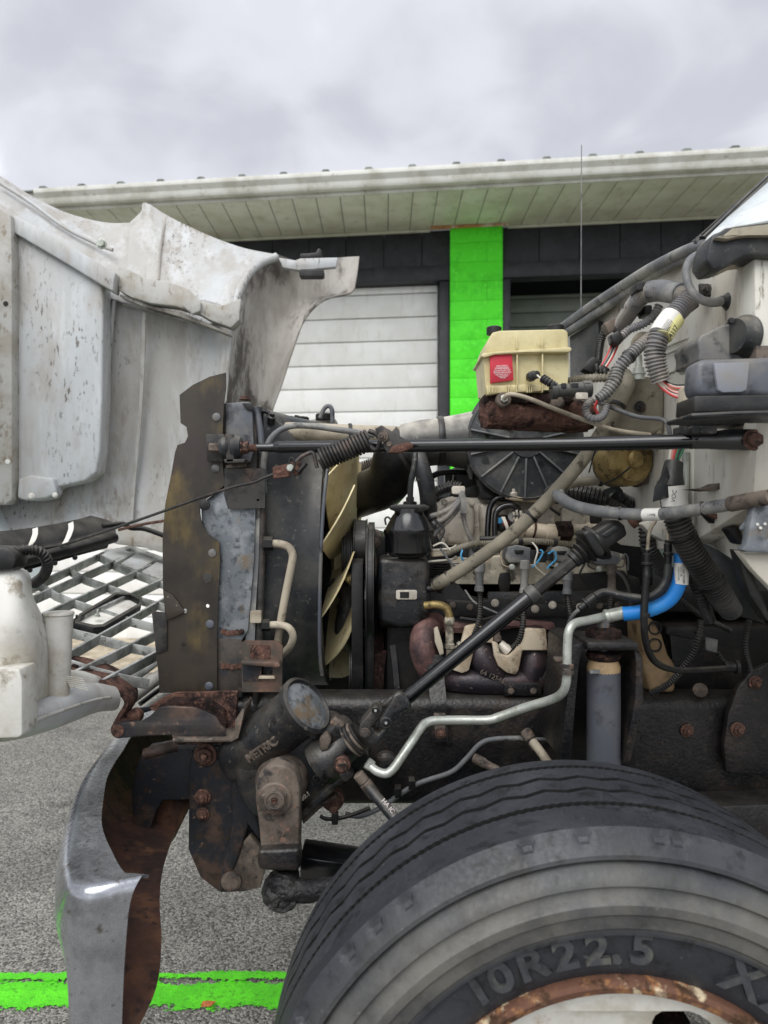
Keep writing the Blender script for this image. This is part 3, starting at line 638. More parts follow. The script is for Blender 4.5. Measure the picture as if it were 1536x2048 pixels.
wb = sheet('washer_bottle', [
    [(-90, 1142, 1.40), (-40, 1130, 1.36), (0, 1124, 1.34), (22, 1122, 1.36), (34, 1128, 1.42)],
    [(-90, 1165, 1.36), (-40, 1155, 1.32), (10, 1150, 1.31), (44, 1148, 1.33), (60, 1150, 1.42)],
    [(-90, 1215, 1.34), (-40, 1210, 1.30), (15, 1205, 1.29), (52, 1196, 1.32), (66, 1192, 1.42)],
    [(-90, 1265, 1.32), (-40, 1262, 1.29), (20, 1258, 1.28), (66, 1245, 1.32), (86, 1236, 1.42)],
    [(-90, 1325, 1.32), (-40, 1322, 1.29), (24, 1318, 1.29), (80, 1305, 1.33), (98, 1296, 1.42)],
    [(-90, 1415, 1.32), (-40, 1412, 1.30), (24, 1410, 1.30), (76, 1400, 1.34), (98, 1390, 1.42)]], m_resv, hood, .004, 4)
lathe('filler_neck', (118, 1232, 1.43), (-.02, 0, -1), [(4, -3), (25, -3), (27, 0), (26, 40), (24, 110), (23, 165)], m_resv, hood, 22)
lathe('filler_rim', (118, 1228, 1.43), (0, 0, 1), [(27, -3), (29, 0), (28, 4), (4, 5)], m_resv, hood, 22)
poly('bottle_skirt', [(-70, 1345), (38, 1338), (44, 1360), (44, 1470), (36, 1476), (-70, 1480)], 1.24, .06, m_resv, hood, .006)
poly('pump_cap', [(-40, 1092), (12, 1094), (26, 1104), (32, 1118), (26, 1140), (-40, 1146)], 1.30, .05, m_plas, hood, .006)
tube('pump_hose', [(24, 1106, 1.32), (50, 1100, 1.34), (80, 1104, 1.36), (95, 1125, 1.38), (88, 1150, 1.42), (70, 1166, 1.48)], 11, m_rub, hood, 12, corr=.007)
# rusted hinge
hg = sheet('hood_hinge', [
    [(128, 1308, 1.76), (185, 1318, 1.76), (238, 1338, 1.75), (270, 1366, 1.73), (276, 1394, 1.70), (260, 1424, 1.67), (246, 1450, 1.64)],
    [(128, 1330, 1.68), (182, 1340, 1.68), (234, 1354, 1.67), (264, 1378, 1.665), (270, 1402, 1.65), (254, 1428, 1.63), (240, 1452, 1.62)],
    [(128, 1350, 1.61), (180, 1358, 1.61), (226, 1371, 1.605), (250, 1391, 1.60), (256, 1409, 1.60), (243, 1432, 1.595), (231, 1454, 1.595)]], m_rust, T, .009, 4)
for i in range(7):
    x, y = 146 + i * 14, 1326 + i * 3.4 + random.uniform(-5, 7); w = random.uniform(9, 15)
    poly('rust_flake', [(x, y), (x + w, y + 2), (x + w * 1.3, y + 5), (x + w * .5, y + 7), (x - 2, y + 4)], plane((128, 1308, 1.752), (238, 1338, 1.742), (180, 1358, 1.602)), Vector((0, 0, -.004)), m_rustd, hg, .001)
arm = poly('hinge_arm', [(225, 1458), (230, 1448), (245, 1444), (282, 1443), (300, 1432), (318, 1416), (338, 1413), (385, 1415), (412, 1424), (432, 1434), (440, 1448), (452, 1460), (446, 1485), (350, 1487), (342, 1470), (300, 1472), (240, 1476), (226, 1470)], 1.575, .010, m_hinge, T, .002, jitter=.0005)
poly('hinge_plate', [(300, 1412), (330, 1392), (350, 1386), (475, 1384), (472, 1440), (466, 1488), (345, 1490), (400, 1480), (300, 1418)], 1.64, .012, m_rust, arm, .002, jitter=.001)
poly('hinge_pocket', [(318, 1410), (345, 1396), (420, 1398), (450, 1420), (454, 1450), (436, 1480), (352, 1480), (320, 1425)], 1.632, .012, m_rustd, arm, .003, jitter=.0016)
poly('hinge_arm', [(248, 1446), (268, 1418), (300, 1414), (330, 1396), (345, 1392), (330, 1404), (314, 1418), (270, 1432)], 1.66, .010, m_bluerust, T, .002)
poly('hinge_bottom', [(345, 1484), (462, 1484), (476, 1476), (490, 1420), (486, 1414), (470, 1440), (468, 1468), (456, 1478), (345, 1477)], 1.56, .09, m_rustl, arm, .002, jitter=.0005)
lathe('hinge_pin', (238, 1460, 1.58), (0, -1, 0), [(17, -30), (17, 0), (14, 3), (13, 3), (12, 7), (8, 8)], m_rustbolt, arm, 18)
lathe('hinge_bush', (270, 1432, 1.63), (0, -1, 0), [(15, -10), (15, 12), (10, 14)], m_rust, arm, 16)

# ---- radiator assembly
rad = box('radiator', (P(455, 0, 1.76).x, 1.76, P(0, 1400, 1.76).z), (P(522, 0, 1.76).x, 2.52, P(0, 812, 1.76).z), m_engdark, T, .004)
poly('side_plate', [(446, 806), (500, 804), (514, 830), (514, 920), (512, 1000), (508, 1200), (498, 1290), (490, 1400), (432, 1400), (432, 900)], 1.735, .02, m_steelgrey, rad, .003)
poly('top_bracket', [(452, 806), (498, 803), (504, 818), (508, 900), (500, 925), (450, 925)], 1.715, .018, m_plasb, rad, .003)
poly('galvanised_plate', [(402, 1010), (412, 1000), (432, 985), (450, 976), (512, 976), (508, 1120), (496, 1260), (484, 1280), (432, 1278), (438, 1090), (420, 1072), (404, 1050)], 1.712, .006, m_galv, rad, .001)
ribbon('side_seam', [(511, 1000, 1.72), (508, 1120, 1.72), (502, 1230, 1.72), (498, 1380, 1.72)], 18, m_hosegrey, rad, .02)
tube('side_pipe', [(526, 905, 1.73), (524, 1020, 1.73), (522, 1150, 1.73), (518, 1300, 1.73), (512, 1420, 1.73)], 8, m_steelgrey, rad, 10)
tube('side_pipe', [(512, 815, 1.74), (520, 860, 1.735), (530, 960, 1.735)], 7, m_plasb, rad, 10)
poly('clip', rr(500, 1222, 522, 1246, 3), 1.705, .03, m_hosetan2, rad, .002)
poly('cable_bracket', [(449, 936), (530, 937), (530, 1016), (456, 1018), (448, 990)], 1.70, .006, m_steelgrey, rad, .001, [circ(516, 1000, 3, 8)])
ribbon('bracket_lip', [(452, 933, 1.695), (490, 931, 1.69)], 6, m_rustl, rad, .012)
poly('lower_mount', [(432, 1276), (484, 1280), (484, 1395), (432, 1395)], 1.71, .01, m_brk, rad, .002)
for y in (1266, 1334):
    for i in range(5): poly('weld', circ(446 + i * 9, y + random.uniform(-2, 2), 6, 7), 1.704, .01, m_rust, rad, .001)
poly('lower_bracket', [(482, 1286), (490, 1281), (556, 1282), (565, 1292), (564, 1384), (484, 1384)], 1.66, .006, m_brk, rad, .001, [[(522, 1332), (545, 1332), (545, 1354), (522, 1354)]])
poly('bracket_shelf', [(480, 1322), (556, 1324), (562, 1332), (556, 1336), (484, 1330)], 1.63, .04, m_brk, rad, .003)
poly('bracket_lining', [(486, 1330), (520, 1331), (520, 1362), (486, 1362)], 1.657, .002, m_bluerust, rad, 0)
poly('bracket_lining', rr(500, 1290, 540, 1318, 6), 1.657, .002, m_rust, rad, 0)
poly('slot_lip', [(518, 1352), (548, 1352), (550, 1358), (516, 1358)], 1.65, .012, m_shield, rad, .001)
for a in ([(490, 1395), (520, 1394), (510, 1450), (498, 1440)], [(512, 1394), (523, 1394), (522, 1430), (514, 1430)]): poly('lower_leg', a, 1.74, .02, m_plasb, rad, .002)
# brown air baffle with its rivets and holes
baf = poly('air_baffle', [(452, 745), (452, 775), (448, 806), (446, 842), (445, 868), (446, 930), (449, 970), (432, 985), (412, 998), (400, 1010), (400, 1028), (404, 1048), (416, 1068), (438, 1084), (440, 1120), (436, 1200), (434, 1276), (434, 1384),
    (372, 1385), (319, 1386), (316, 1340), (303, 1222), (330, 1225), (326, 1180), (325, 1080), (330, 1010), (342, 950), (350, 905), (355, 890), (370, 885), (376, 872), (373, 854), (361, 846), (359, 790), (385, 770), (420, 753)], 1.700, .004, m_baffle, T, .001,
    [circ(368, 1290, 5, 10), circ(370, 1222, 4.5, 10), circ(415, 1212, 4, 8)])
poly('baffle_flap', [(326, 1180), (332, 1226), (333, 1240), (350, 1234), (370, 1224), (366, 1218), (345, 1190)], 1.692, .004, m_baffle, baf, .001)
poly('baffle_patch', [(303, 1222), (330, 1225), (334, 1238), (334, 1300), (312, 1308)], 1.695, .003, m_steelgrey, baf, .001)
for x, y in ((433, 834), (431, 937), (425, 1106), (420, 1248), (418, 1372)): lathe('rivet', (x, y, 1.70), (0, -1, 0), [(8.5, 0), (8, 2), (4, 3.2)], m_plasb, baf, 14)
lathe('rivet', (416, 1156, 1.70), (0, -1, 0), [(10, 0), (10, 1.5), (6, 2)], m_steelgrey, baf, 14)
poly('rubber_washer', circ(409, 1010, 11), 1.69, .004, m_plas, baf, .001)
bolt(490, 800, 1.78, 9, m_rustbolt, rad, (0, 0, 1))
poly('top_notch', [(484, 806), (504, 806), (507, 822), (494, 820)], 1.71, .01, m_rub, rad, .001)
# top of the radiator, caps, overflow pipe
sheet('top_tank', [[(512, 816, 1.76), (580, 836, 2.0), (650, 850, 2.3), (690, 858, 2.5)], [(540, 822, 1.78), (610, 840, 2.0), (675, 850, 2.3), (712, 856, 2.5)], [(545, 850, 1.78), (615, 870, 2.0), (680, 880, 2.3), (716, 880, 2.5)]], m_plasb, rad, .006, 3)
lathe('cap', (600, 840, 2.1), (0, 0, 1), [(18, 0), (18, 4), (16, 6)], m_rub, rad, 20); lathe('cap', (650, 836, 2.25), (0, 0, 1), [(19, -4), (19, 6), (17, 8)], m_rub, rad, 20)
box('cap_base', P(622, 850, 2.25), P(672, 838, 2.25) + Vector((0, .1, 0)), m_hoodtan, rad)
tube('overflow_pipe', [(640, 836, 2.2), (648, 818, 2.2), (657, 812, 2.2), (664, 820, 2.2), (665, 846, 2.2)], 4.5, m_plasb, rad, 8)
bolt(580, 838, 1.95, 7, m_rustbolt, rad, (0, 0, 1)); bolt(594, 836, 2.05, 6, m_plas, rad, (.3, -.3, 1))
lathe('clamp_screw', (543, 840, 1.76), (.2, -.4, .8), [(8, -8), (8, 6), (5, 8), (5, 14)], m_plas, rad, 12)
tube('upper_radiator_hose', [(525, 862, 1.85), (600, 864, 1.88), (700, 868, 1.92), (800, 872, 2.0), (860, 880, 2.1)], [19, 19, 19, 19, 19], m_hosetan2, T, 14)
ribbon('hose_clamp', [(541, 838, 1.80), (540, 860, 1.797), (541, 890, 1.80)], 13, m_zinc, rad, .002)
tube('vent_hose', [(528, 985, 1.73), (527, 930, 1.72), (535, 890, 1.71), (552, 866, 1.71), (580, 853, 1.71), (620, 852, 1.71), (680, 860, 1.72), (748, 870, 1.74)], 6, m_hosegrey, T, 10)
# fan shroud and fan
FY, FZ = 2.135, CZ - (1130 - 1024) * 1.8 / F
def shroud():
    N = 48; x0, x1 = P(530, 0, 1.78).x, P(640, 0, 1.78).x; rows = []
    y0, y1, z0, z1 = 1.755, 2.51, .925, 1.665
    for k in range(8):
        t = k / 7; e = t * t * (3 - 2 * t) if k else 0; row = []
        for j in range(N):
            a = 2 * math.pi * j / N; c, s = math.cos(a), math.sin(a)
            q = 1 / max(abs(c), abs(s)); sq = Vector((0, FY + c * q * (y1 - y0) / 2, (z0 + z1) / 2 + s * q * (z1 - z0) / 2)); ci = Vector((0, FY + .375 * c, FZ + .375 * s))
            p = sq.lerp(ci, min(1, e * 1.15)); p.x = x0 + (x1 - x0) * t; row.append(p)
        row.append(row[0]); rows.append(row)
    rows.append([p + Vector((.004, (p.y - FY) * -.03, (p.z - FZ) * -.03)) for p in rows[-1]])
    return sheet('fan_shroud', rows, m_plasd, T, .004, 1, raw=True)
sh = shroud()
tube('shroud_lip', [(660, 905, 1.82), (652, 960, 1.79), (645, 1040, 1.768), (641, 1130, 1.762), (639, 1230, 1.768), (640, 1310, 1.79), (644, 1350, 1.81)], 4, m_plasb, sh, 8)
fan = lathe('fan', (0, 0, 1), (1, 0, 0), [(1, 0), (1, 1)], m_engdark, T) if False else None
vs, fs = lathe_geo(Vector((-.155, FY, FZ)), (1, 0, 0), [(.06, 0), (.085, .01), (.085, .05), (.06, .055)], 30)
fan = mk('fan', vs, fs, m_fan, T)
vs, fs = lathe_geo(Vector((-.098, FY, FZ)), (1, 0, 0), [(.05, 0)] + [q for i in range(5) for q in ((.085, .004 + i * .009), (.085, .008 + i * .009), (.07, .0085 + i * .009), (.07, .0125 + i * .009))] + [(.03, .05)], 30)
mk('fan_clutch', vs, fs, m_rustl, fan, ang=20)
for k in range(12):
    a0 = 2 * math.pi * (k + .28) / 12; rows = []
    for i in range(5):
        r = .08 + .275 * i / 4; tw = R(38 - 12 * i / 4); wd = .10 + .09 * i / 4; row = []
        for j in range(5):
            s = (j / 4 - .5) * wd; da = s * math.cos(tw) / max(r, .12) ; row.append(Vector((-.120 - s * math.sin(tw) + .008 * math.sin(j / 4 * math.pi), FY + r * math.cos(a0 + da), FZ + r * math.sin(a0 + da))))
        rows.append(row)
    sheet('blade', rows, m_fan, fan, .004, 2, raw=True)
# oil cooler pipes in front of the shroud
lathe('fitting', (538, 1087, 1.72), (1, 0, 0), [(9, -10), (14, -10), (14, 8), (9, 8)], m_rub, T, 6)
tube('cooler_pipe', [(540, 1087, 1.72), (560, 1088, 1.72), (577, 1094, 1.715), (585, 1108, 1.71), (584, 1125, 1.71), (574, 1175, 1.72), (562, 1240, 1.73), (552, 1310, 1.76)], 8, m_hosetan2, T, 12)
lathe('fitting', (534, 1250, 1.72), (1, 0, 0), [(8, -10), (12, -10), (12, 6), (8, 6)], m_rub, T, 6)
tube('cooler_pipe', [(535, 1250, 1.72), (560, 1250, 1.715), (578, 1256, 1.71), (586, 1272, 1.71), (580, 1292, 1.73), (562, 1312, 1.78)], 7.5, m_hosetan2, T, 12)
# support rod between cowl and radiator, with its rubber mount
rod = tube('support_rod', [(515, 895, 1.655), (548, 895, 1.65), (560, 894, 1.648), (700, 893, 1.585), (900, 891, 1.49), (1150, 888, 1.37), (1330, 884, 1.285), (1400, 882, 1.25)], [8, 9, 12, 12.5, 13.5, 14, 15, 15], m_blackbar, T, 16)
tube('threaded_end', [(455, 897, 1.66), (552, 895, 1.652)], 8, m_rustbolt, rod, 12, corr=.0035)
poly('rod_flat', [(1385, 867), (1420, 864), (1455, 858), (1505, 858), (1520, 864), (1526, 880), (1522, 895), (1510, 900), (1455, 899), (1420, 897), (1385, 897)], plane((1385, 880, 1.245), (1525, 880, 1.19), (1400, 900, 1.24)), .014, m_blackbar, rod, .004)
bolt(1507, 880, 1.186, 16, m_rustbolt, rod, washer=True)
for x, r_ in ((424, 10), (434, 11)): lathe('lock_nut', (x, 896, 1.66), (1, 0, 0), [(r_, -5), (r_, 5)], m_rustl, rod, 6)
lathe('rubber_mount', (452, 895, 1.66), (1, 0, 0), [(16, -12), (21, -6), (22, 2), (20, 6)], m_plasd, rod, 22)
lathe('rubber_mount', (474, 895, 1.66), (1, 0, 0), [(22, -10), (25, -2), (21, 8), (14, 12)], m_plasd, rod, 22)
lathe('mount_nut', (489, 895, 1.658), (1, 0, 0), [(17, -6), (17, -4), (13, -3), (13, 8)], m_rustbolt, rod, 6)
poly('mount_plate', [(412, 868), (448, 868), (450, 874), (446, 920), (446, 924), (414, 922)], 1.685, .006, m_steelgrey, rod, .001)
poly('mount_ear', [(450, 868), (466, 868), (468, 924), (452, 925)], 1.64, .06, m_steelgrey, rod, .002)
poly('mount_foot', [(447, 918), (490, 918), (488, 925), (450, 926)], 1.64, .05, m_steelgrey, rod, .001)
# hood spring, its hook bracket and cable
def spring(name, a, b, r, turns, wire, mat, par):
    A, Bq = P(*a), P(*b); ax = (Bq - A).normalized(); u = Vector((0, -1, 0)); u = (u - ax * u.dot(ax)).normalized(); w = ax.cross(u); n = int(turns * 14)
    path = [A + (Bq - A) * (i / n) + (u * math.cos(2 * math.pi * turns * i / n) + w * math.sin(2 * math.pi * turns * i / n)) * r for i in range(n + 1)]
    vs, fs = sweep(path, wire, 7); return mk(name, vs, fs, mat, par, ang=60)
spr = spring('hood_spring', (640, 920, 1.53), (738, 880, 1.53), 20 * S(1.53), 15, .0034, m_steelgrey, T)
tube('spring_core', [(642, 919, 1.53), (736, 881, 1.53)], 15, m_engdark, spr, 12)
tube('spring_hook', [(634, 936, 1.52), (630, 918, 1.52), (624, 905, 1.52), (604, 913, 1.52), (592, 924, 1.52)], 4, m_steelgrey, spr, 8)
tube('spring_hook', [(738, 862, 1.52), (752, 868, 1.515), (760, 880, 1.51), (752, 900, 1.515), (738, 892, 1.52)], 5, m_steelgrey, spr, 8)
poly('clevis', [(545, 934), (580, 926), (600, 922), (606, 936), (600, 948), (566, 955), (546, 957)], 1.505, .018, m_rust, spr, .003)
lathe('clevis_pin', (581, 936, 1.50), (0, -1, 0), [(7.5, -12), (7.5, 4), (6, 6)], m_zinc, spr, 16)
tube('pin_clip', [(578, 928, 1.495), (580, 917, 1.495), (586, 917, 1.495), (590, 930, 1.495), (583, 945, 1.495), (590, 958, 1.495)], 1.8, m_rub, spr, 6)
tube('spring_hook', [(596, 944, 1.505), (608, 932, 1.505), (612, 926, 1.505)], 4.5, m_rub, spr, 8)
br = poly('spring_bracket', [(750, 858), (763, 850), (826, 888), (828, 893), (800, 905), (775, 906), (768, 895), (766, 880)], 1.50, .006, m_steelgrey, rod, .001)
poly('bracket_fillet', [(784, 892), (815, 884), (828, 889), (826, 896), (800, 906), (776, 906)], 1.492, .02, m_rust, rod, .003)
bolt(766, 874, 1.497, 8, m_rustl, rod, (-.3, -1, 0), True, 'bolt', .8); lathe('rivet', (778, 888, 1.50), (0, -1, 0), [(6, 0), (5, 3)], m_rustl, rod, 10)
tube('hood_cable', [(548, 948, 1.51), (530, 955, 1.515), (505, 966, 1.53), (470, 973, 1.55), (400, 996, 1.60), (300, 1032, 1.68), (200, 1066, 1.78), (120, 1092, 1.88)], 2.8, m_steelgrey, T, 8)
spring('far_hood_spring', (716, 938, 2.6), (755, 925, 2.6), 11 * S(2.6), 9, .0034, m_rustl, T)
tube('spring_link', [(690, 950, 2.6), (700, 945, 2.6), (718, 938, 2.6)], 3, m_rustl, T, 8)

# ---- front bumper
Z0 = .862
ROWS = [(3.16, -.44, -.53, .9), (3.0, -.50, -.57, 1), (2.8, -.56, -.62, 1), (2.5, -.62, -.67, 1), (2.1, -.635, -.687, 1), (1.80, -.628, -.678, 1), (1.65, -.606, -.660, 1), (1.5, -.582, -.637, 1), (1.38, -.545, -.606, 1), (1.25, -.497, -.562, 1), (1.15, -.440, -.522, .9), (1.09, -.400, -.492, .6)]
rows, inn = [], []
for d, xr, xf, k in ROWS:
    zb = .665 - .16 * (1 - k)
    rows.append([Vector((xr, d + .0, Z0 + .002)), Vector((xf + .02, d, Z0 + .004)), Vector((xf, d, Z0 - .02)), Vector((xf - .004, d, Z0 - .09)), Vector((xf + .05 * k, d, Z0 - .16)), Vector((xf + .17 * k, d, zb))])
for xr, dr, xf, df in ((-.384, 1.085, -.462, 1.05), (-.368, 1.082, -.425, 1.04), (-.358, 1.08, -.378, 1.058)):
    xl = min(xf, -.388)
    rows.append([Vector((xr, dr, Z0 + .002)), Vector((xf + .01, df + .01, Z0 + .004)), Vector((xf, df, Z0 - .02)), Vector((min(xf, -.385), df, Z0 - .08)), Vector((min(xf, -.392) + .0, df + .002, Z0 - .2)), Vector((min(xf, -.396), df + .004, Z0 - .42))])
bum = sheet('front_bumper', rows, m_chrome, T, .004, 4, raw=True, inside=m_brust)
bb = poly('bumper_bracket', [(282, 1508), (330, 1500), (386, 1500), (386, 1600), (325, 1602), (312, 1622), (300, 1660), (285, 1705), (270, 1690), (262, 1600), (270, 1540)], 1.66, .08, m_bluerust, bum, .006)
poly('bracket_rust', [(300, 1600), (385, 1600), (372, 1625), (340, 1690), (300, 1720), (280, 1715)], 1.70, .05, m_brust, bum, .004)
tube('tow_pin', [(290, 1508, 1.62), (320, 1500, 1.62), (352, 1492, 1.64)], 11, m_bluerust, bum, 12)
# ---- engine
eng = box('engine', (P(770, 0, 2.0).x, 1.86, .93), (P(1250, 0, 2.0).x, 2.42, CZ - (1150 - 1024) * 1.9 / F), m_engdark, T, .02)
box('oil_pan', (P(800, 0, 2.0).x, 1.92, .72), (P(1200, 0, 2.0).x, 2.36, .93), m_engdark, eng, .03)
box('front_cover', (P(735, 0, 2.0).x, 1.95, .90), (P(775, 0, 2.0).x, 2.33, 1.36), m_engdark, eng, .02)
box('lifter_valley', (P(850, 0, 2.1).x, 2.02, 1.0), (P(1290, 0, 2.1).x, 2.35, CZ - (1010 - 1024) * 2.1 / F), m_engdark, eng, .02)
box('throttle_body', (P(906, 0, 2.15).x, 2.1, CZ), (P(1150, 0, 2.15).x, 2.3, CZ - (930 - 1024) * 2.15 / F), m_engdark, eng, .02)
# cast intake manifold: plenum and runner lumps
poly('intake_manifold', [(876, 1010), (884, 998), (905, 992), (975, 994), (985, 1000), (1010, 1003), (1080, 1000), (1165, 1010), (1180, 1030), (1182, 1075), (1150, 1086), (1000, 1092), (950, 1094), (884, 1090), (874, 1070)], 2.0, .25, m_alu, eng, .03, seg=3)
for pts, d in (([(880, 1020), (896, 1002), (930, 1000), (950, 1012), (950, 1070), (936, 1090), (890, 1086), (879, 1066)], 1.965), ([(958, 1004), (1000, 1006), (1018, 1020), (1018, 1072), (1000, 1088), (962, 1086)], 1.975),
               ([(1070, 1010), (1100, 1008), (1112, 1024), (1112, 1066), (1096, 1078), (1068, 1074)], 1.975), ([(1122, 1014), (1160, 1016), (1174, 1034), (1174, 1070), (1150, 1080), (1124, 1076)], 1.98)):
    poly('intake_runner', pts, d, .12, m_alu, eng, .022, seg=3)
poly('intake_deck', [(870, 992), (1190, 1002), (1190, 1012), (870, 1002)], 2.05, .2, m_engdark, eng, .006)
# valve cover and cylinder head
vc = poly('valve_cover', [(900, 1126), (960, 1112), (1250, 1108), (1256, 1150), (1250, 1200), (1120, 1212), (1080, 1198), (1050, 1196), (1020, 1208), (985, 1200), (960, 1200), (930, 1192), (905, 1160)], 1.86, .14, m_alud, eng, .012, seg=3)
poly('valve_cover_dark', [(1000, 1146), (1020, 1144), (1022, 1160), (1018, 1192), (1002, 1192), (996, 1165)], 1.856, .02, m_engdark, eng, .004)
poly('valve_cover_rear', [(1128, 1150), (1250, 1140), (1262, 1160), (1256, 1205), (1130, 1212)], 1.852, .08, m_engdark, eng, .008)
poly('cover_step', [(975, 1184), (1262, 1180), (1266, 1214), (975, 1214)], 1.848, .05, m_cast, eng, .006)
poly('cover_flange', [(890, 1200), (960, 1204), (985, 1196), (1020, 1196), (1030, 1208), (1060, 1208), (1250, 1206), (1262, 1216), (1262, 1236), (890, 1234)], 1.845, .06, m_engdark, eng, .005)
for x, y in ((990, 1206), (1105, 1210), (1070, 1218), (1160, 1214)): bolt(x, y, 1.842, 6, m_alu, eng)
poly('cylinder_head', [(850, 1232), (1265, 1236), (1265, 1300), (850, 1300)], 1.87, .12, m_engdark, eng, .008)
# ignition coils, their brackets, plug boots and leads
for i, (x0, y0, x1, y1) in enumerate(((932, 1088, 972, 1120), (1010, 1092, 1064, 1126), (1100, 1094, 1144, 1124), (1184, 1102, 1242, 1130))):
    cx = (x0 + x1) / 2
    c = poly('ignition_coil', [(x0 + 5, y0 + 2), (cx - 4, y0 - 2), (cx + 10, y0), (x1 - 2, y0 + 4), (x1, y1 - 8), (x1 - 8, y1), (x0 + 8, y1), (x0, y1 - 10)], 1.80, .06, m_coil, eng, .008, seg=3)
    poly('coil_ridge', [(cx - 8, y0 + 8), (cx + 12, y0 + 8), (cx + 8, y0 + 16), (cx - 6, y0 + 16)], 1.794, .02, m_plas, eng, .002)
    tube('coil_bracket', [(x0 - 6, y0 + 8, 1.80), (x0 - 9, y0 + 20, 1.80), (x0 - 6, y1 + 2, 1.795), (x0 + 6, y1 + 8, 1.795), (x0 + 18, y1 + 8, 1.795)], 3.6, m_shield if i != 3 else m_rustl, eng, 6, flat=.5)
    tube('coil_bracket', [(x1 - 8, y1 + 4, 1.795), (x1 + 4, y1 + 3, 1.795), (x1 + 8, y1 - 10, 1.80), (x1 + 3, y0 + 14, 1.80)], 3.2, m_shield if i != 3 else m_rustl, eng, 6, flat=.5)
    bolt(x0 + 14, y1 + 8, 1.79, 4.5, m_zinc, eng)
for x, y0, y1, m in ((960, 1130, 1182, m_hosegrey), (1050, 1124, 1186, m_hosegrey), (1135, 1146, 1188, m_hosegrey), (1224, 1134, 1184, m_rustl)):
    dx = (y1 - y0) * -.06
    lathe('plug_boot', (x, y0, 1.77), (-.05, -.1, -1), [(7, -4), (10, -2), (10.5, 14), (8, 18), (8, y1 - y0 - 10), (9.5, y1 - y0 - 8), (9.5, y1 - y0), (5, y1 - y0 + 2)], m, eng, 14)
for L in ([(960, 1182, 1.77), (960, 1215, 1.75), (958, 1240, 1.74), (946, 1270, 1.74), (932, 1288, 1.76)], [(1050, 1186, 1.77), (1047, 1220, 1.75), (1045, 1255, 1.73), (1036, 1285, 1.73), (1014, 1306, 1.75)],
          [(1135, 1188, 1.77), (1138, 1215, 1.75), (1142, 1240, 1.74), (1142, 1280, 1.75)], [(1224, 1184, 1.77), (1220, 1220, 1.75), (1222, 1270, 1.75), (1220, 1300, 1.76)]):
    tube('plug_lead', L, 6.5, m_rub, eng, 10, corr=.006)
    x, y, d = L[-1]
    lathe('spark_plug', (x - 8, y + 2, d + .01), (-.8, -.2, -.5), [(8, -14), (8, 0), (10, 1), (10, 8), (6, 9), (6, 16)], m_alu, eng, 12)
tube('coil_harness', [(892, 1108, 1.80), (930, 1092, 1.79), (960, 1086, 1.79)], 7, m_conduitt, eng, 10, corr=.006)
tube('coil_harness', [(955, 1088, 1.80), (1010, 1086, 1.81), (1050, 1082, 1.82), (1090, 1084, 1.82), (1150, 1090, 1.81)], 7, m_conduitt, eng, 10, corr=.006)
for x, y in ((930, 1106), (1070, 1110), (1085, 1116), (1100, 1112)):
    poly('coil_connector', rr(x - 7, y - 9, x + 7, y + 9, 2), 1.785, .025, m_plas, eng, .002)
for L, m in (([(925, 1100, 1.78), (922, 1112, 1.775), (930, 1124, 1.78)], m_bluew), ([(1064, 1135, 1.77), (1078, 1120, 1.77), (1086, 1104, 1.77), (1080, 1100, 1.775)], m_bluew), ([(1096, 1108, 1.77), (1108, 1102, 1.77), (1112, 1118, 1.77), (1098, 1132, 1.77), (1094, 1138, 1.77)], m_bluew),
             ([(866, 1092, 1.78), (885, 1086, 1.78), (900, 1100, 1.78)], m_whitew), ([(1240, 1120, 1.78), (1250, 1108, 1.78), (1256, 1118, 1.78), (1256, 1140, 1.79)], m_hosegrey)):
    tube('coil_wire', L, 1.8, m, eng, 6)
poly('front_connector', [(862, 1098), (892, 1100), (896, 1112), (862, 1114)], 1.80, .03, m_shield, eng, .003)
for y in (1095, 1117): tube('connector_lead', [(856, y + 6, 1.8), (900, y + 2, 1.8), (912, y - 4, 1.82)], 2, m_whitew, eng, 6)
for i in range(6): box('cover_fin', P(860, 1128 + i * 5, 1.86), P(940, 1126 + i * 5, 1.86) + Vector((0, .05, 0)), m_engdark, eng, .0006)
# sensors and lines on the intake
tube('vacuum_line', [(975, 1088, 1.92), (976, 1050, 1.92), (980, 1015, 1.92), (992, 998, 1.915), (1012, 991, 1.91), (1024, 992, 1.91)], 6, m_blackbar, eng, 10)
tube('vacuum_line', [(990, 1088, 1.90), (990, 1040, 1.90), (994, 1022, 1.90), (1010, 1012, 1.90), (1030, 1012, 1.90), (1038, 1022, 1.905)], 6, m_blackbar, eng, 10)
lathe('sensor', (1004, 1046, 1.93), (-.4, -.9, .1), [(18, -20), (18, 0), (14, 4), (13, 14), (8, 15)], m_rub, eng, 16)
poly('sensor_clip', [(994, 1036), (1004, 1034), (1006, 1046), (996, 1048)], 1.905, .02, m_bluew, eng, .002); poly('sensor_clip', [(1006, 1044), (1016, 1042), (1016, 1052), (1008, 1052)], 1.90, .015, m_redw, eng, .002)
for k in range(2): tube('sensor_wire', [(1004 + 4 * k, 1034, 1.90), (1012 + 3 * k, 1052, 1.89), (1018 + 3 * k, 1074, 1.90)], 2, m_whitew, eng, 6)
tube('fuel_hose', [(960, 1078, 1.90), (985, 1078, 1.89), (1006, 1074, 1.89)], 6, m_rub, eng, 8)
thr = lathe('oil_filler', (1034, 1036, 1.90), (-.1, -.75, .6), [(20, -22), (20, -4), (18, 0), (18, 6), (14, 7)], m_plasd, eng, 22)
for k in range(7): 
    a = 2 * math.pi * k / 7; c = P(1034, 1036, 1.892); box('filler_rib', c + Vector((math.cos(a) * .012 - .002, -.016, math.sin(a) * .010 - .002)), c + Vector((math.cos(a) * .012 + .002, -.002, math.sin(a) * .010 + .012)), m_alu, eng, .0005)
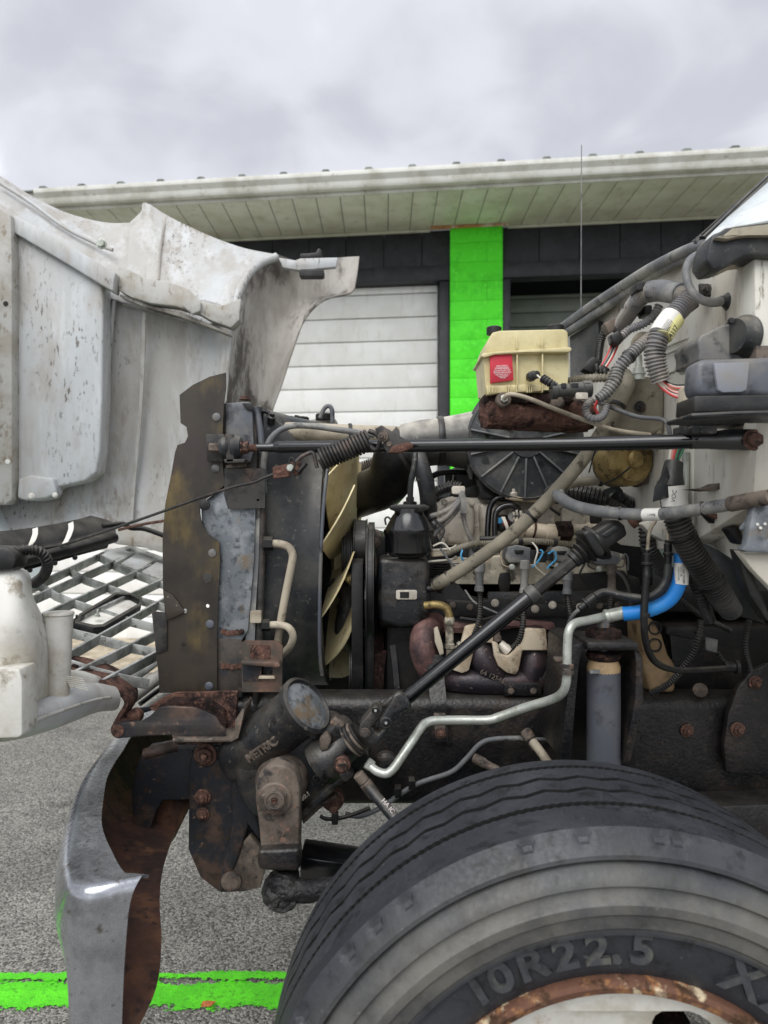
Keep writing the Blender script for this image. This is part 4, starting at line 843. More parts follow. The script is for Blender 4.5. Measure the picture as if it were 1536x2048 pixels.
lathe('valve_body', (1026, 984, 1.90), (-.1, -.2, 1), [(8, -12), (12, -8), (12, 0), (10, 2), (9, 8), (6, 9)], m_alu, eng, 14)
tube('valve_line', [(1012, 992, 1.90), (1030, 996, 1.895), (1060, 998, 1.9), (1110, 1004, 1.92)], 6, m_shield, eng, 10)
lathe('water_outlet', (1052, 1060, 1.86), (.9, -.1, -.1), [(20, -24), (20, -6), (16, 0), (16, 40), (18, 42), (18, 66)], m_shield, eng, 18)
tube('outlet_clamp', [(1066, 1034, 1.84), (1072, 1050, 1.835), (1068, 1072, 1.838), (1060, 1082, 1.85)], 4, m_rust, eng, 8, flat=.4)
lathe('outlet_nut', (1112, 1062, 1.85), (1, 0, 0), [(16, -2), (20, 0), (20, 30), (15, 32)], m_rustd, eng, 6)
lathe('outlet_pipe', (1146, 1060, 1.85), (1, .02, .03), [(11, -4), (11, 26), (14, 27), (14, 34), (11, 36), (11, 60)], m_hosetan2, eng, 14)
# harness over the front of the intake
tube('harness', [(862, 992, 1.93), (880, 980, 1.93), (905, 972, 1.93), (922, 976, 1.92)], 12, m_conduitd, eng, 12, corr=.008)
poly('harness_clamp', rr(904, 972, 930, 988, 4), 1.90, .03, m_alu, eng, .004)
for L in ([(926, 984, 1.90), (918, 1000, 1.89), (895, 1020, 1.87), (858, 1034, 1.84)], [(926, 990, 1.90), (912, 1012, 1.88), (890, 1036, 1.86), (864, 1048, 1.84)], [(928, 998, 1.90), (906, 1030, 1.88), (880, 1056, 1.86), (866, 1072, 1.85)], [(924, 1000, 1.92), (928, 1040, 1.91), (938, 1070, 1.91), (950, 1090, 1.92)]):
    tube('harness_branch', L, 5.5, m_conduit, eng, 10, corr=.005)
ribbon('tape_tail', [(922, 984, 1.88), (928, 1004, 1.88), (926, 1026, 1.885)], 12, m_hosegrey, eng, .003)
# air cleaner
ac = lathe('air_cleaner', (1050, 884, 1.90), (0, -1, .04), [(90, -150), (104, -140), (112, -10), (118, -8), (118, 2), (113, 6), (112, 4), (60, 12), (34, 16), (33, 20), (6, 20)], m_aircl, T, 44)
for k in range(14):
    a = 2 * math.pi * (k + .5) / 14; c = P(1050, 884, 1.888); u = Vector((math.cos(a), -.03 * math.sin(a), math.sin(a))); w = Vector((-math.sin(a), 0, math.cos(a))) * .0022
    p0, p1 = c + u * .045 - Vector((0, .022, 0)), c + u * .148 - Vector((0, .006, 0)); dy = Vector((0, .022, 0))
    mk('cover_rib', [p0 + w, p0 - w, p1 - w, p1 + w, p0 + w + dy, p0 - w + dy, p1 - w + dy, p1 + w + dy], [(0, 1, 2, 3), (0, 4, 5, 1), (1, 5, 6, 2), (2, 6, 7, 3), (3, 7, 4, 0)], m_hosegrey, ac, .0008)
poly('housing_ear', [(918, 866), (960, 800), (968, 790), (990, 800), (950, 880), (946, 960), (925, 900)], 1.93, .08, m_plasd, ac, .006)
poly('housing_foot', [(955, 950), (975, 975), (1010, 990), (1090, 990), (1120, 972), (1135, 950), (1120, 1000), (960, 1000)], 1.95, .1, m_plas, ac, .008)
tube('intake_duct', [(968, 880, 1.98), (930, 882, 1.97), (885, 882, 1.97)], [62, 56, 48], m_duct, T, 24)
tube('intake_sleeve', [(892, 882, 1.97), (850, 886, 1.97), (812, 894, 1.98)], [47, 47, 47], m_duct, T, 24)
for x, d in ((880, 1.968), (962, 1.97)): lathe('duct_clamp', (x, 882, d), (1, .03, .02), [(49 if x < 900 else 60, -6), (50 if x < 900 else 61, -4), (50 if x < 900 else 61, 4), (49 if x < 900 else 60, 6)], m_plas, T, 28)
tube('intake_elbow', [(818, 892, 1.98), (792, 912, 1.99), (786, 945, 2.04), (770, 970, 2.10), (735, 985, 2.2), (690, 1000, 2.32), (640, 1010, 2.45)], [46, 46, 46, 46, 44, 43, 42], m_plas, T, 24)
tube('breather_hose', [(832, 900, 1.90), (845, 940, 1.88), (855, 985, 1.88), (858, 1040, 1.92)], [17, 17, 17, 17], m_plasd, T, 14)
tube('reservoir_hose', [(828, 880, 1.78), (830, 920, 1.76), (822, 965, 1.76), (820, 1008, 1.78)], 6, m_plasd, T, 10)
tube('purge_line', [(855, 960, 2.05), (880, 946, 2.05), (930, 944, 2.06), (960, 950, 2.08)], 6, m_plas, T, 8)
box('purge_box', P(890, 985, 2.1), P(905, 940, 2.1) + Vector((0, .04, 0)), m_plas, T); 
poly('throttle_bracket', [(900, 985), (970, 965), (985, 990), (960, 1000), (905, 998)], 2.0, .08, m_engdark, eng, .006); bolt(970, 966, 1.99, 8, m_rustbolt, eng)
# power steering pump with its reservoir
ps = lathe('power_steering_pump', (806, 1182, 1.87), (1, 0, 0), [(56, -52), (70, -46), (73, -38), (73, 40), (68, 48), (50, 50)], m_cast, T, 36)
poly('pump_body', [(757, 1118), (852, 1118), (858, 1128), (859, 1225), (846, 1250), (800, 1256), (760, 1244), (755, 1200)], 1.775, .10, m_cast, ps, .016, seg=3)
lathe('pump_reservoir', (818, 1062, 1.80), (0, 0, 1), [(20, -54), (40, -48), (48, -42), (49, -8), (51, -4), (51, 2), (48, 4), (34, 30), (29, 36), (29, 44), (12, 46)], m_blackbar, ps, 32)
poly('reservoir_cap', [(779, 1012), (790, 1009), (850, 1009), (860, 1013), (859, 1018), (845, 1024), (795, 1024), (780, 1019)], 1.77, .10, m_plas, ps, .004)
lathe('cap_nozzle', (820, 1008, 1.80), (0, 0, 1), [(13, -4), (14, 4), (8, 6), (8, 14)], m_plas, ps, 14)
poly('nameplate', rr(792, 1180, 834, 1199, 4), 1.771, .004, m_alu, ps, .001); poly('nameplate_print', rr(800, 1184, 818, 1196, 1), 1.769, .002, m_engdark, ps, 0)
tube('bail_wire', [(772, 1050, 1.77), (770, 1038, 1.77), (776, 1034, 1.77), (782, 1040, 1.77)], 2, m_steelgrey, ps, 6)
poly('pump_bracket', [(738, 1056), (758, 1060), (764, 1072), (760, 1090), (750, 1098), (756, 1130), (756, 1160), (746, 1150), (740, 1110)], 1.86, .03, m_rustl, ps, .003)
bolt(700, 1157, 1.82, 9, m_brass, ps, (-1, -.15, 0), True, 'bolt', .8)
tube('pressure_fitting', [(850, 1211, 1.76), (872, 1209, 1.75), (890, 1214, 1.75), (898, 1228, 1.75), (899, 1240, 1.75)], 8, m_brass, ps, 12)
lathe('pressure_hose', (899, 1238, 1.75), (0, 0, -1), [(9, -4), (10, 0), (10, 10), (8, 12), (8, 48), (10, 50), (10, 58), (7, 60), (7, 100)], m_alud, ps, 14)
lathe('return_fitting', (862, 1178, 1.78), (1, 0, 0), [(6, -8), (6, 12), (9, 13), (9, 22)], m_plas, ps, 12)
# pulleys and belts
def disc(name, x, y, d, r, w0, w1, mat, par, ribs=0):
    pr = [(r * .5, w0 - 1), (r * .93, w0)]
    if ribs:
        for i in range(ribs): a = w0 + (w1 - w0) * i / ribs; b = (w1 - w0) / ribs; pr += [(r, a + b * .15), (r, a + b * .4), (r * .95, a + b * .6), (r * .95, a + b * .95)]
    else: pr += [(r, w0 + 1), (r, w0 + 3), (r * .96, w0 + 4), (r * .96, w1 - 4), (r, w1 - 3), (r, w1 - 1)]
    return lathe(name, (x, y, d), (1, 0, 0), pr + [(r * .5, w1)], mat, par, 40, ang=25)
pl = disc('pulley', 698, 1112, 2.0, 56, -12, 9, m_plas, T, 3); disc('pulley', 722, 1096, 1.98, 58, -14, 14, m_plas, T)
disc('pulley', 742, 1170, 1.88, 118, -8, 8, m_plas, T); disc('pulley', 712, 1350, 1.98, 95, -10, 16, m_plas, T, 5); disc('pulley', 752, 1330, 2.02, 110, -6, 16, m_rustd, T)
lathe('idler', (706, 1155, 1.84), (1, 0, 0), [(14, -10), (18, -8), (18, 14), (12, 16)], m_plas, T, 20)
def belt(x, w, pts, mat=m_rub):
    """a belt lying in one plane across the engine front: pts are (y, depth)"""
    path = [P(x, y, d) for y, d in pts]; xx = P(x, 0, 1.85).x; vs, fs = [], []; ww = w * S(1.85) / 2; n = len(pts)
    path = [Vector((xx, p.y, p.z)) for p in path]; c = sum(path, Vector()) / n
    for p in path:
        q = (p - c).normalized() * .005; vs += [p + Vector((-ww, 0, 0)) + q, p + Vector((ww, 0, 0)) + q, p + Vector((ww, 0, 0)) - q, p + Vector((-ww, 0, 0)) - q]
    for i in range(n):
        for j in range(4): a, b = i * 4 + j, i * 4 + (j + 1) % 4; e_ = ((i + 1) % n) * 4; fs.append((a, b, e_ + (j + 1) % 4, e_ + j))
    mk('drive_belt', vs, fs, mat, T, .001)
belt(716, 22, [(1130, 1.80), (1120, 1.86), (1120, 2.1), (1200, 2.3), (1400, 2.2), (1440, 2.0), (1400, 1.84), (1250, 1.79)])
belt(742, 13, [(1052, 1.88), (1048, 1.95), (1060, 2.0), (1200, 2.2), (1400, 2.15), (1440, 2.0), (1400, 1.84), (1200, 1.76), (1100, 1.79)])
belt(733, 5, [(1060, 1.90), (1060, 2.0), (1250, 2.2), (1400, 2.15), (1440, 2.0), (1380, 1.86), (1200, 1.79)], m_plasd)
tube('lower_radiator_hose', [(672, 1175, 2.0), (690, 1180, 1.95), (697, 1200, 1.93), (690, 1235, 1.93), (690, 1270, 1.95), (720, 1300, 2.0)], [20, 19, 18, 18, 19, 20], m_plasd, T, 14)
ribbon('brace', [(785, 1290, 1.86), (790, 1330, 1.85), (795, 1390, 1.84)], 11, m_plas, T, .008)
poly('mount_web', [(770, 1300), (800, 1320), (792, 1392), (755, 1392)], 1.90, .04, m_engdark, T, .005)
ribbon('strip', [(762, 1300, 1.87), (757, 1350, 1.87), (752, 1392, 1.87)], 22, m_rustd, T, .01)
# exhaust manifold with heat shields
ex = tube('exhaust_manifold', [(880, 1362, 1.80), (930, 1362, 1.77), (990, 1366, 1.76), (1050, 1362, 1.76), (1100, 1350, 1.77), (1130, 1330, 1.80)], [22, 26, 24, 26, 28, 26], m_exh, T, 18)
tube('runner', [(868, 1250, 1.86), (852, 1262, 1.79), (846, 1295, 1.77), (860, 1335, 1.78), (890, 1362, 1.80)], [26, 27, 28, 27, 22], m_exhr, ex, 18)
tube('runner', [(960, 1270, 1.86), (958, 1285, 1.79), (966, 1320, 1.76), (1000, 1358, 1.76)], [26, 27, 27, 22], m_exh, ex, 18)
tube('runner', [(1070, 1270, 1.86), (1068, 1288, 1.79), (1068, 1325, 1.76), (1060, 1360, 1.76)], [27, 28, 28, 26], m_exh, ex, 18)
poly('manifold_flange', [(835, 1244), (880, 1240), (960, 1252), (1030, 1238), (1110, 1246), (1112, 1262), (1030, 1256), (960, 1270), (836, 1262)], 1.83, .03, m_exhr, ex, .005)
poly('heat_shield', [(930, 1252), (952, 1247), (988, 1264), (986, 1287), (962, 1284), (950, 1296), (938, 1342), (924, 1347), (904, 1340), (918, 1300)], 1.735, .012, m_shield, ex, .004)
poly('heat_shield', [(984, 1282), (996, 1286), (1000, 1308), (1016, 1312), (1030, 1300), (1044, 1262), (1050, 1256), (1092, 1258), (1096, 1300), (1046, 1300), (1038, 1340), (1032, 1350), (1014, 1346), (996, 1332), (988, 1312)], 1.725, .012, m_shield, ex, .004)
poly('heat_shield', [(1095, 1300), (1112, 1304), (1124, 1318), (1124, 1338), (1106, 1334), (1098, 1318)], 1.735, .012, m_shield, ex, .004)
poly('heat_shield', [(868, 1258), (876, 1254), (886, 1290), (888, 1308), (880, 1312), (870, 1285)], 1.73, .02, m_hosetan2, ex, .003)
for x, y in ((993, 1272), (1104, 1278)):
    lathe('plug_shell', (x, y, 1.75), (.2, -.3, -1), [(9, -12), (7, -8), (9, -4), (8, 0), (10, 3), (8, 12)], m_rustl, ex, 12); lathe('plug_boot_end', (x + 14, y + 22, 1.745), (.8, -.2, -.7), [(9, -10), (10, 2), (11, 4), (11, 14), (7, 15)], m_alu, ex, 12)
poly('collector_tab', [(1008, 1370), (1014, 1366), (1076, 1366), (1084, 1374), (1084, 1392), (1008, 1392)], 1.725, .01, m_frame, ex, .003); bolt(1022, 1382, 1.722, 5, m_rustl, ex); bolt(1067, 1382, 1.722, 5, m_rustl, ex)
text('cast_number', '64 125442 0', (993, 1357, 1.722), 14, -24, m_rustl, ex, .0012)
tube('wire_thin', [(930, 1180, 1.78), (950, 1205, 1.76), (985, 1222, 1.75), (1010, 1232, 1.75)], 2, m_hosegrey, eng, 6)
# brake master cylinder and its reservoir
mc = lathe('master_cylinder', (966, 822, 1.50), (1, .22, -.02), [(12, -2), (26, 0), (35, 3), (34, 40), (36, 60), (34, 100), (35, 140), (34, 190), (30, 232)], m_rust, T, 30, jitter=.0011)
box('cylinder_block', P(968, 806, 1.47), P(1150, 786, 1.47) + Vector((0, .08, 0)), m_rustd, mc, .006, jitter=.0008)
lathe('brake_port', (1008, 798, 1.455), (.05, -1, .05), [(15, -20), (16, -4), (14, 0), (8, 1)], m_rustl, mc, 20); lathe('brake_port', (1116, 800, 1.47), (.05, -1, .05), [(16, -20), (17, -4), (13, 0), (8, 1)], m_rustl, mc, 20)
lathe('line_nut', (1008, 797, 1.45), (.1, -1, .1), [(8, -2), (8, 4), (4, 5)], m_zinc, mc, 6)
tube('brake_line', [(1008, 797, 1.445), (1014, 790, 1.435), (1028, 789, 1.43), (1060, 798, 1.43), (1120, 822, 1.44), (1200, 851, 1.45), (1240, 862, 1.46), (1300, 870, 1.47)], 4.6, m_hosetan2, T, 10)
tube('brake_line', [(1150, 792, 1.48), (1200, 806, 1.48), (1270, 832, 1.45), (1320, 838, 1.43), (1335, 848, 1.42), (1340, 870, 1.42)], 4.5, m_hosegrey, T, 10)
rs = poly('fluid_reservoir', [(972, 780), (970, 760), (966, 712), (972, 706), (1137, 697), (1138, 735), (1134, 776), (1100, 780), (1060, 780), (1000, 784)], plane((968, 740, 1.46), (1138, 740, 1.47), (968, 700, 1.46)), Vector((.0, .12, 0)), m_cream, T, .012, seg=3)
poly('reservoir_top', [(968, 708), (972, 690), (978, 676), (985, 665), (1000, 661), (1128, 658), (1136, 664), (1137, 697), (972, 706)], 1.458, .125, m_cream, rs, .012, seg=4)
poly('reservoir_rim', [(962, 712), (966, 706), (990, 703), (1050, 699), (1142, 694), (1144, 700), (1138, 704), (1050, 706), (990, 709), (968, 715)], 1.448, .145, m_cream, rs, .003)
for x in (1034, 1085):
    poly('reservoir_rib', [(x - 2, 673), (x + 1, 673), (x + 2, 698), (x - 2, 698)], 1.452, .01, m_cream, rs, .001); poly('reservoir_rib', [(x - 1, 706), (x + 2, 706), (x + 2, 776), (x - 1, 776)], 1.452, .01, m_cream, rs, .001)
poly('reservoir_base', [(972, 772), (1060, 768), (1086, 770), (1088, 782), (1000, 786), (974, 790)], 1.455, .10, m_cream, rs, .003)
for x in (978, 984, 990, 1012, 1016, 1021, 1032, 1054, 1058, 1062, 1084): poly('base_rib', [(x, 770), (x + 2, 770), (x + 2, 784), (x, 785)], 1.450, .012, m_cream, rs, 0)
poly('warning_label', [(980, 708), (1024, 705), (1027, 760), (981, 766)], 1.4545, .006, m_redlab, rs, .0005)
for body, x, y, s in (('USE ONLY', 1004, 732, 5), ('WARNING', 1004, 736.5, 6), ('CLEAN FILLER CAP', 1004, 741, 4), ('BEFORE REMOVING', 1005, 745, 4), ('USE ONLY DOT 3', 1005, 749, 3.6), ('FLUID FROM', 1006, 752.5, 3.6), ('SEALED', 1006, 755.5, 3.4)):
    text('label_print', body, (x, y, 1.4535), s, 3, m_inkw, rs, .0003)
lathe('filler_cap', (988, 664, 1.53), (0, 0, 1), [(13, -6), (15, -5), (15, 8), (13, 10)], m_rub, rs, 24); lathe('filler_cap', (1112, 660, 1.56), (0, 0, 1), [(13, -6), (17, -5), (17, 7), (15, 9)], m_rub, rs, 24)
poly('level_switch', [(1056, 744), (1068, 740), (1074, 742), (1074, 758), (1064, 760), (1056, 756)], 1.43, .025, m_plas, rs, .003)
lathe('switch_nose', (1072, 750, 1.43), (.6, -1, 0), [(8, -8), (8, 4), (4, 5)], m_plasd, rs, 14)
tube('switch_wire', [(1074, 750, 1.42), (1082, 757, 1.415), (1090, 760, 1.41)], 1.8, m_whitew, rs, 6)
tube('switch_lead', [(1086, 757, 1.41), (1100, 766, 1.40), (1118, 778, 1.40)], 9, m_conduitd, T, 12, corr=.006)
cn = lathe('connector', (1106, 782, 1.40), (1, 0, .06), [(10, -6), (17, -4), (17, 8), (13, 10), (13, 32), (15, 33), (15, 58), (17, 60), (17, 76), (10, 78)], m_plasd, T, 20)
for x, w in ((1108, 12), (1128, 10), (1150, 14), (1176, 12)): poly('connector_latch', rr(x - w / 2, 766, x + w / 2, 776, 2), 1.385, .02, m_plas, cn, .001)
poly('connector_clip', rr(1152, 785, 1176, 798, 3), 1.385, .02, m_alu, cn, .002)
# long dusty hoses over the engine
tube('steering_return_hose', [(872, 1170, 1.76), (890, 1160, 1.72), (950, 1122, 1.68), (1030, 1062, 1.64), (1100, 995, 1.60), (1165, 920, 1.56), (1215, 848, 1.53), (1245, 795, 1.51), (1257, 766, 1.52), (1252, 748, 1.56)], [11, 13, 13, 13.5, 14, 14, 14.5, 14.5, 13, 11], m_tan, T, 16)
lathe('hose_end', (876, 1168, 1.755), (-.75, .2, -.6), [(14, -12), (15, 0), (13, 8), (7, 10)], m_rub, T, 14)
tube('battery_cable', [(1108, 982, 1.62), (1122, 996, 1.55), (1150, 1012, 1.50), (1210, 1024, 1.44), (1300, 1029, 1.36), (1380, 1021, 1.27), (1440, 1012, 1.2), (1540, 994, 1.1)], [11, 12, 12, 12, 12, 12.5, 13, 14], m_hosegrey, T, 16)
tube('cable_sleeve', [(1462, 1008, 1.178), (1500, 1001, 1.14), (1545, 993, 1.095)], 16, m_rustl, T, 16)
tube('cable_label', [(1290, 1029.3, 1.368), (1324, 1028.3, 1.335)], 12.8, m_white, T, 16); text('label_print', '15990431', (1308, 1030, 1.334), 7, 0, m_ink, T, .0003)
tube('heater_hose', [(1104, 1000, 1.75), (1120, 980, 1.72), (1150, 966, 1.70), (1210, 961, 1.70), (1260, 963, 1.72), (1310, 972, 1.76)], 9, m_tan, T, 12)
tube('harness_trunk', [(1110, 992, 1.80), (1130, 985, 1.78), (1170, 990, 1.76), (1215, 1000, 1.74)], [18, 20, 20, 19], m_conduitd, T, 14, corr=.010)
tube('harness_branch', [(1212, 1000, 1.74), (1235, 1012, 1.73), (1255, 1025, 1.74)], 9, m_conduitd, T, 12, corr=.007)
tube('harness_branch', [(1225, 985, 1.76), (1250, 1002, 1.76), (1275, 1016, 1.78)], 14, m_conduitd, T, 12, corr=.008)
ribbon('tape_tail', [(1210, 985, 1.73), (1235, 978, 1.72), (1246, 1000, 1.725)], 12, m_plasd, T, .002)
bo = poly('brake_booster', [(1222, 772), (1240, 756), (1300, 752), (1324, 762), (1330, 860), (1300, 872), (1236, 872), (1222, 850)], 1.56, .10, m_tan, T, .02, seg=3)
bolt(1280, 814, 1.555, 9, m_steelgrey, bo, stud=.5); tube('booster_rib', [(1316, 760, 1.57), (1318, 810, 1.57), (1316, 868, 1.57)], 8, m_tan, bo, 10)
lathe('wiper_motor', (1262, 918, 1.62), (.35, -1, -.05), [(50, -60), (54, -50), (54, 0), (46, 6), (44, 10), (28, 12), (20, 12), (19, 18), (14, 22), (8, 22)], m_brass, T, 32)
lathe('motor_can', (1240, 925, 1.68), (-.9, -.5, 0), [(30, -30), (48, -20), (50, 20), (42, 34), (20, 38)], m_rustl, T, 28)
poly('motor_tab', [(1250, 945), (1296, 940), (1304, 965), (1275, 975), (1255, 965)], 1.66, .02, m_rustl, T, .004)
# ---- cab: firewall, cowl and what hangs on them
fw = lambda x, y: 880 / (x - 768)
cab = poly('firewall', [(1108, 664), (1160, 628), (1220, 592), (1300, 545), (1380, 505), (1424, 486), (1508, 500), (1512, 700), (1512, 905), (1506, 1010), (1400, 1075), (1330, 1100), (1240, 1090), (1150, 1030), (1105, 900)], fw, Vector((.05, 0, 0)), m_cabw, T, .004)
poly('cowl_skin', [(1112, 655), (1200, 598), (1300, 540), (1400, 486), (1420, 480), (1412, 500), (1300, 556), (1200, 615), (1116, 672)], lambda x, y: fw(x, y) - .02, Vector((.05, .0, .01)), m_cabw, cab, .004)
poly('firewall_pad', [(1139, 672), (1196, 640), (1198, 690), (1176, 752), (1140, 760)], lambda x, y: fw(x, y) - .06, Vector((.03, .02, 0)), m_plasd, cab, .004)
cr_ = [(1306, 705), (1340, 690), (1375, 676)]
for k in (0, 14): tube('firewall_crease', [(x, y + k, fw(x, y) - .004) for x, y in cr_], 2.5, m_cabw, cab, 6)
tube('firewall_crease', [(x, y + 55, fw(x, y) - .004) for x, y in cr_], 2.5, m_cabw, cab, 6)
tube('wiper_hose', [(1408, 490, 1.34), (1370, 502, 1.40), (1300, 538, 1.55), (1240, 575, 1.75), (1180, 615, 2.02), (1118, 660, 2.4)], [11, 11, 11, 10, 10, 9], m_hosegrey, T, 12)
tube('cowl_seal', [(1396, 508, 1.38), (1340, 530, 1.48), (1270, 572, 1.68), (1200, 622, 1.95), (1124, 672, 2.35)], [8, 9, 9, 9, 8], m_hosegrey, T, 12)
tube('seal_core', [(1386, 505, 1.42), (1300, 548, 1.6), (1200, 612, 2.0), (1122, 664, 2.4)], 5, m_rub, T, 8)
cp = plane((1400, 482, 1.36), (1536, 355, 1.62), (1536, 450, 1.20))
win = poly('windshield_pillar', [(1398, 488), (1430, 456), (1480, 408), (1540, 352), (1620, 290), (1620, 440), (1536, 440), (1500, 447), (1470, 452), (1440, 462), (1424, 470), (1416, 484)], cp, Vector((.03, .02, -.02)), m_cabout, cab, .005)
for k in (0, 7): tube('pillar_seal', [(1396 + k, 484 + k * .4, 1.365), (1430 + k, 452 + k * .4, 1.41), (1480 + k, 404 + k * .4, 1.49), (1540 + k, 348 + k * .4, 1.6)], 3.2, m_plasd, cab, 8)
tube('wiper_blade', [(1360, 505, 1.43), (1400, 472, 1.42), (1440, 436, 1.46), (1480, 400, 1.52)], 3, m_rub, cab, 8, corr=.01)
tr = poly('cowl_trim', [(1413, 520), (1418, 490), (1426, 468), (1442, 462), (1452, 455), (1472, 452), (1500, 448), (1620, 432), (1620, 520), (1536, 512), (1505, 510), (1490, 511), (1468, 522), (1450, 534), (1426, 538)], 1.17, .06, m_plasd, cab, .006)
poly('trim_highlight', [(1430, 474), (1448, 470), (1466, 456), (1500, 452), (1620, 438), (1620, 470), (1500, 470), (1480, 472), (1456, 478)], 1.158, .03, m_tan, cab, .006)  # highlight on the trim's upper face put in as tan colour
lathe('grommet', (1406, 484, 1.35), (.3, -1, .3), [(14, -10), (16, 0), (12, 3), (11, -2), (2, -3)], m_rub, cab, 20)
tube('cable_hook', [(1414, 484, 1.32), (1404, 490, 1.31), (1402, 502, 1.31), (1408, 512, 1.31)], 3.5, m_rustl, cab, 8); tube('tie_wire', [(1406, 502, 1.31), (1414, 520, 1.31), (1422, 533, 1.31)], 2, m_white, cab, 6)
poly('corner_flange', [(1425, 540), (1450, 528), (1478, 516), (1506, 514), (1512, 524), (1508, 700), (1500, 706), (1500, 600), (1496, 526), (1470, 530), (1440, 544)], 1.215, .03, m_hosetan2, cab, .005)
poly('cab_side', [(1510, 512), (1620, 505), (1620, 760), (1510, 760)], 1.20, .04, m_cabout, cab, .004)
poly('side_window', [(1516, 508), (1620, 500), (1620, 566), (1530, 566), (1518, 556)], 1.192, .006, m_plasb, cab, .003)
box('corner_bracket', P(1512, 745, 1.17), P(1600, 690, 1.17) + Vector((0, .04, 0)), m_rustl, cab, .004)
# wiring on the firewall
tr1 = tube('main_harness', [(1238, 658, 1.60), (1258, 626, 1.54), (1280, 596, 1.48), (1306, 582, 1.44), (1345, 584, 1.39), (1372, 596, 1.35)], [15, 17, 18, 20, 20, 18], m_conduit, T, 14, corr=.0064)
tube('harness_wrap', [(1298, 584, 1.445), (1320, 581, 1.425), (1362, 588, 1.365)], 21.5, m_hosegrey, tr1, 14)
tube('main_harness_down', [(1378, 600, 1.33), (1362, 616, 1.32), (1340, 640, 1.31), (1320, 668, 1.30), (1310, 700, 1.30), (1312, 730, 1.30), (1322, 764, 1.30)], [20, 21, 21, 21, 21.5, 21, 19], m_conduit, tr1, 16, corr=.0064)
tube('harness_label', [(1345, 634, 1.307), (1332, 650, 1.302), (1320, 670, 1.297)], 23, m_white, tr1, 18)
tube('label_strip', [(1351, 638, 1.302), (1338, 654, 1.297), (1326, 674, 1.292)], 18.6, m_yellow, tr1, 20)
text('label_print', '15304117', (1338, 657, 1.270), 8, 58, m_ink, tr1, .0003, yaw=6); text('label_print', '4117', (1347, 663, 1.274), 14, 58, m_ink, tr1, .0003, yaw=14)
for k in range(9): 
    t = k / 8; x, y = 1322 + 20 * (1 - t), 640 + 30 * t
    text('label_print', '||||', (x - 4, y + 2, 1.268), 10, -32, m_hosegrey, tr1, .0003, yaw=-22)
WM = [m_redw, m_pinkw, m_whitew, m_blackw, m_pinkw, m_whitew, m_redw, m_greenw]
for i, m in enumerate(WM + WM[:4]):
    k = (i - 5.5) * 2.4
    tube('wire', [(1318 + k * .6, 757 + abs(k) * .2, 1.30 - .004 * (i % 3)), (1334 + k * .4, 774 - k * .5, 1.295), (1356, 783 - k * .9, 1.28), (1384, 780 - k * .8, 1.26)], 2.6, m, tr1, 7)
poly('tape_end', [(1370, 772), (1392, 766), (1394, 806), (1374, 824), (1366, 812)], 1.24, .03, m_hosetan2, tr1, .004)
tube('side_harness', [(1298, 676, 1.46), (1275, 696, 1.45), (1246, 726, 1.45), (1228, 752, 1.46), (1222, 770, 1.46)], [12, 13, 14, 14, 12], m_conduit, T, 14, corr=.0064)
tube('side_harness', [(1318, 612, 1.48), (1304, 636, 1.48), (1282, 650, 1.49), (1258, 660, 1.50), (1240, 676, 1.50)], 9, m_conduit, T, 12, corr=.0065)
tube('side_harness', [(1210, 660, 1.62), (1200, 690, 1.62), (1196, 722, 1.60)], 8, m_conduitd, T, 12, corr=.006)
tube('side_harness', [(1135, 762, 1.50), (1165, 758, 1.48), (1195, 756, 1.46), (1222, 756, 1.45)], [8, 9, 9, 9], m_conduitt, T, 12, corr=.007)
tube('tape_wrap', [(1236, 738, 1.445), (1228, 762, 1.44), (1212, 786, 1.44), (1196, 798, 1.44)], [14, 14, 12, 10], m_hosegrey, T, 12, corr=.007)
tube('harness_loop', [(1182, 800, 1.45), (1172, 815, 1.44), (1176, 832, 1.43), (1192, 838, 1.43), (1208, 828, 1.44), (1212, 810, 1.45)], 8, m_conduit, T, 12, corr=.006)
tube('wire', [(1196, 800, 1.46), (1190, 815, 1.46), (1196, 828, 1.46)], 3, m_redw, T, 7)
for k, m in enumerate((m_redw, m_whitew, m_blackw, m_hosegrey, m_redw)):
    tube('wire', [(1236 - k * 3, 690, 1.52), (1224 - k * 3, 716, 1.51), (1208 - k * 2, 740, 1.50), (1200 + k * 3, 752, 1.5)], 2.4, m, T, 6)
for p in ([(1186, 712), (1206, 722), (1188, 748), (1166, 738)], [(1206, 728), (1222, 738), (1214, 752), (1198, 744)]): poly('plug_block', p, 1.49, .03, m_rub, T, .003)
for i in range(4): poly('plug_latch', [(1190 + i * 8, 728 + i * 5), (1196 + i * 8, 726 + i * 5), (1198 + i * 8, 740 + i * 4), (1192 + i * 8, 742 + i * 4)], 1.48, .02, m_plasd, T, .002)
poly('wire_clip', [(1222, 668), (1240, 660), (1250, 676), (1240, 690), (1226, 686)], 1.49, .03, m_plas, T, .004); poly('relay', [(1208, 646), (1232, 634), (1238, 654), (1218, 668)], 1.58, .03, m_rustl, T, .004)
poly('harness_clip', rr(1274, 564, 1298, 580, 3), 1.44, .04, m_rub, T, .003); poly('harness_clip', [(1376, 604), (1396, 596), (1400, 612), (1384, 624)], 1.34, .03, m_rub, T, .003); poly('harness_clip', rr(1290, 610, 1304, 628, 3), 1.5, .04, m_rub, T, .003)
tube('evaporator_pipe', [(1300, 672, 1.55), (1282, 672, 1.54), (1270, 684, 1.54), (1270, 710, 1.55)], 8, m_hosetan2, T, 12)
lathe('pipe_nut', (1277, 740, 1.53), (0, 0, -1), [(7, -30), (7, -6), (11, -4), (11, 4), (14, 5), (14, 9), (12, 10), (12, 20)], m_zinc, T, 12)
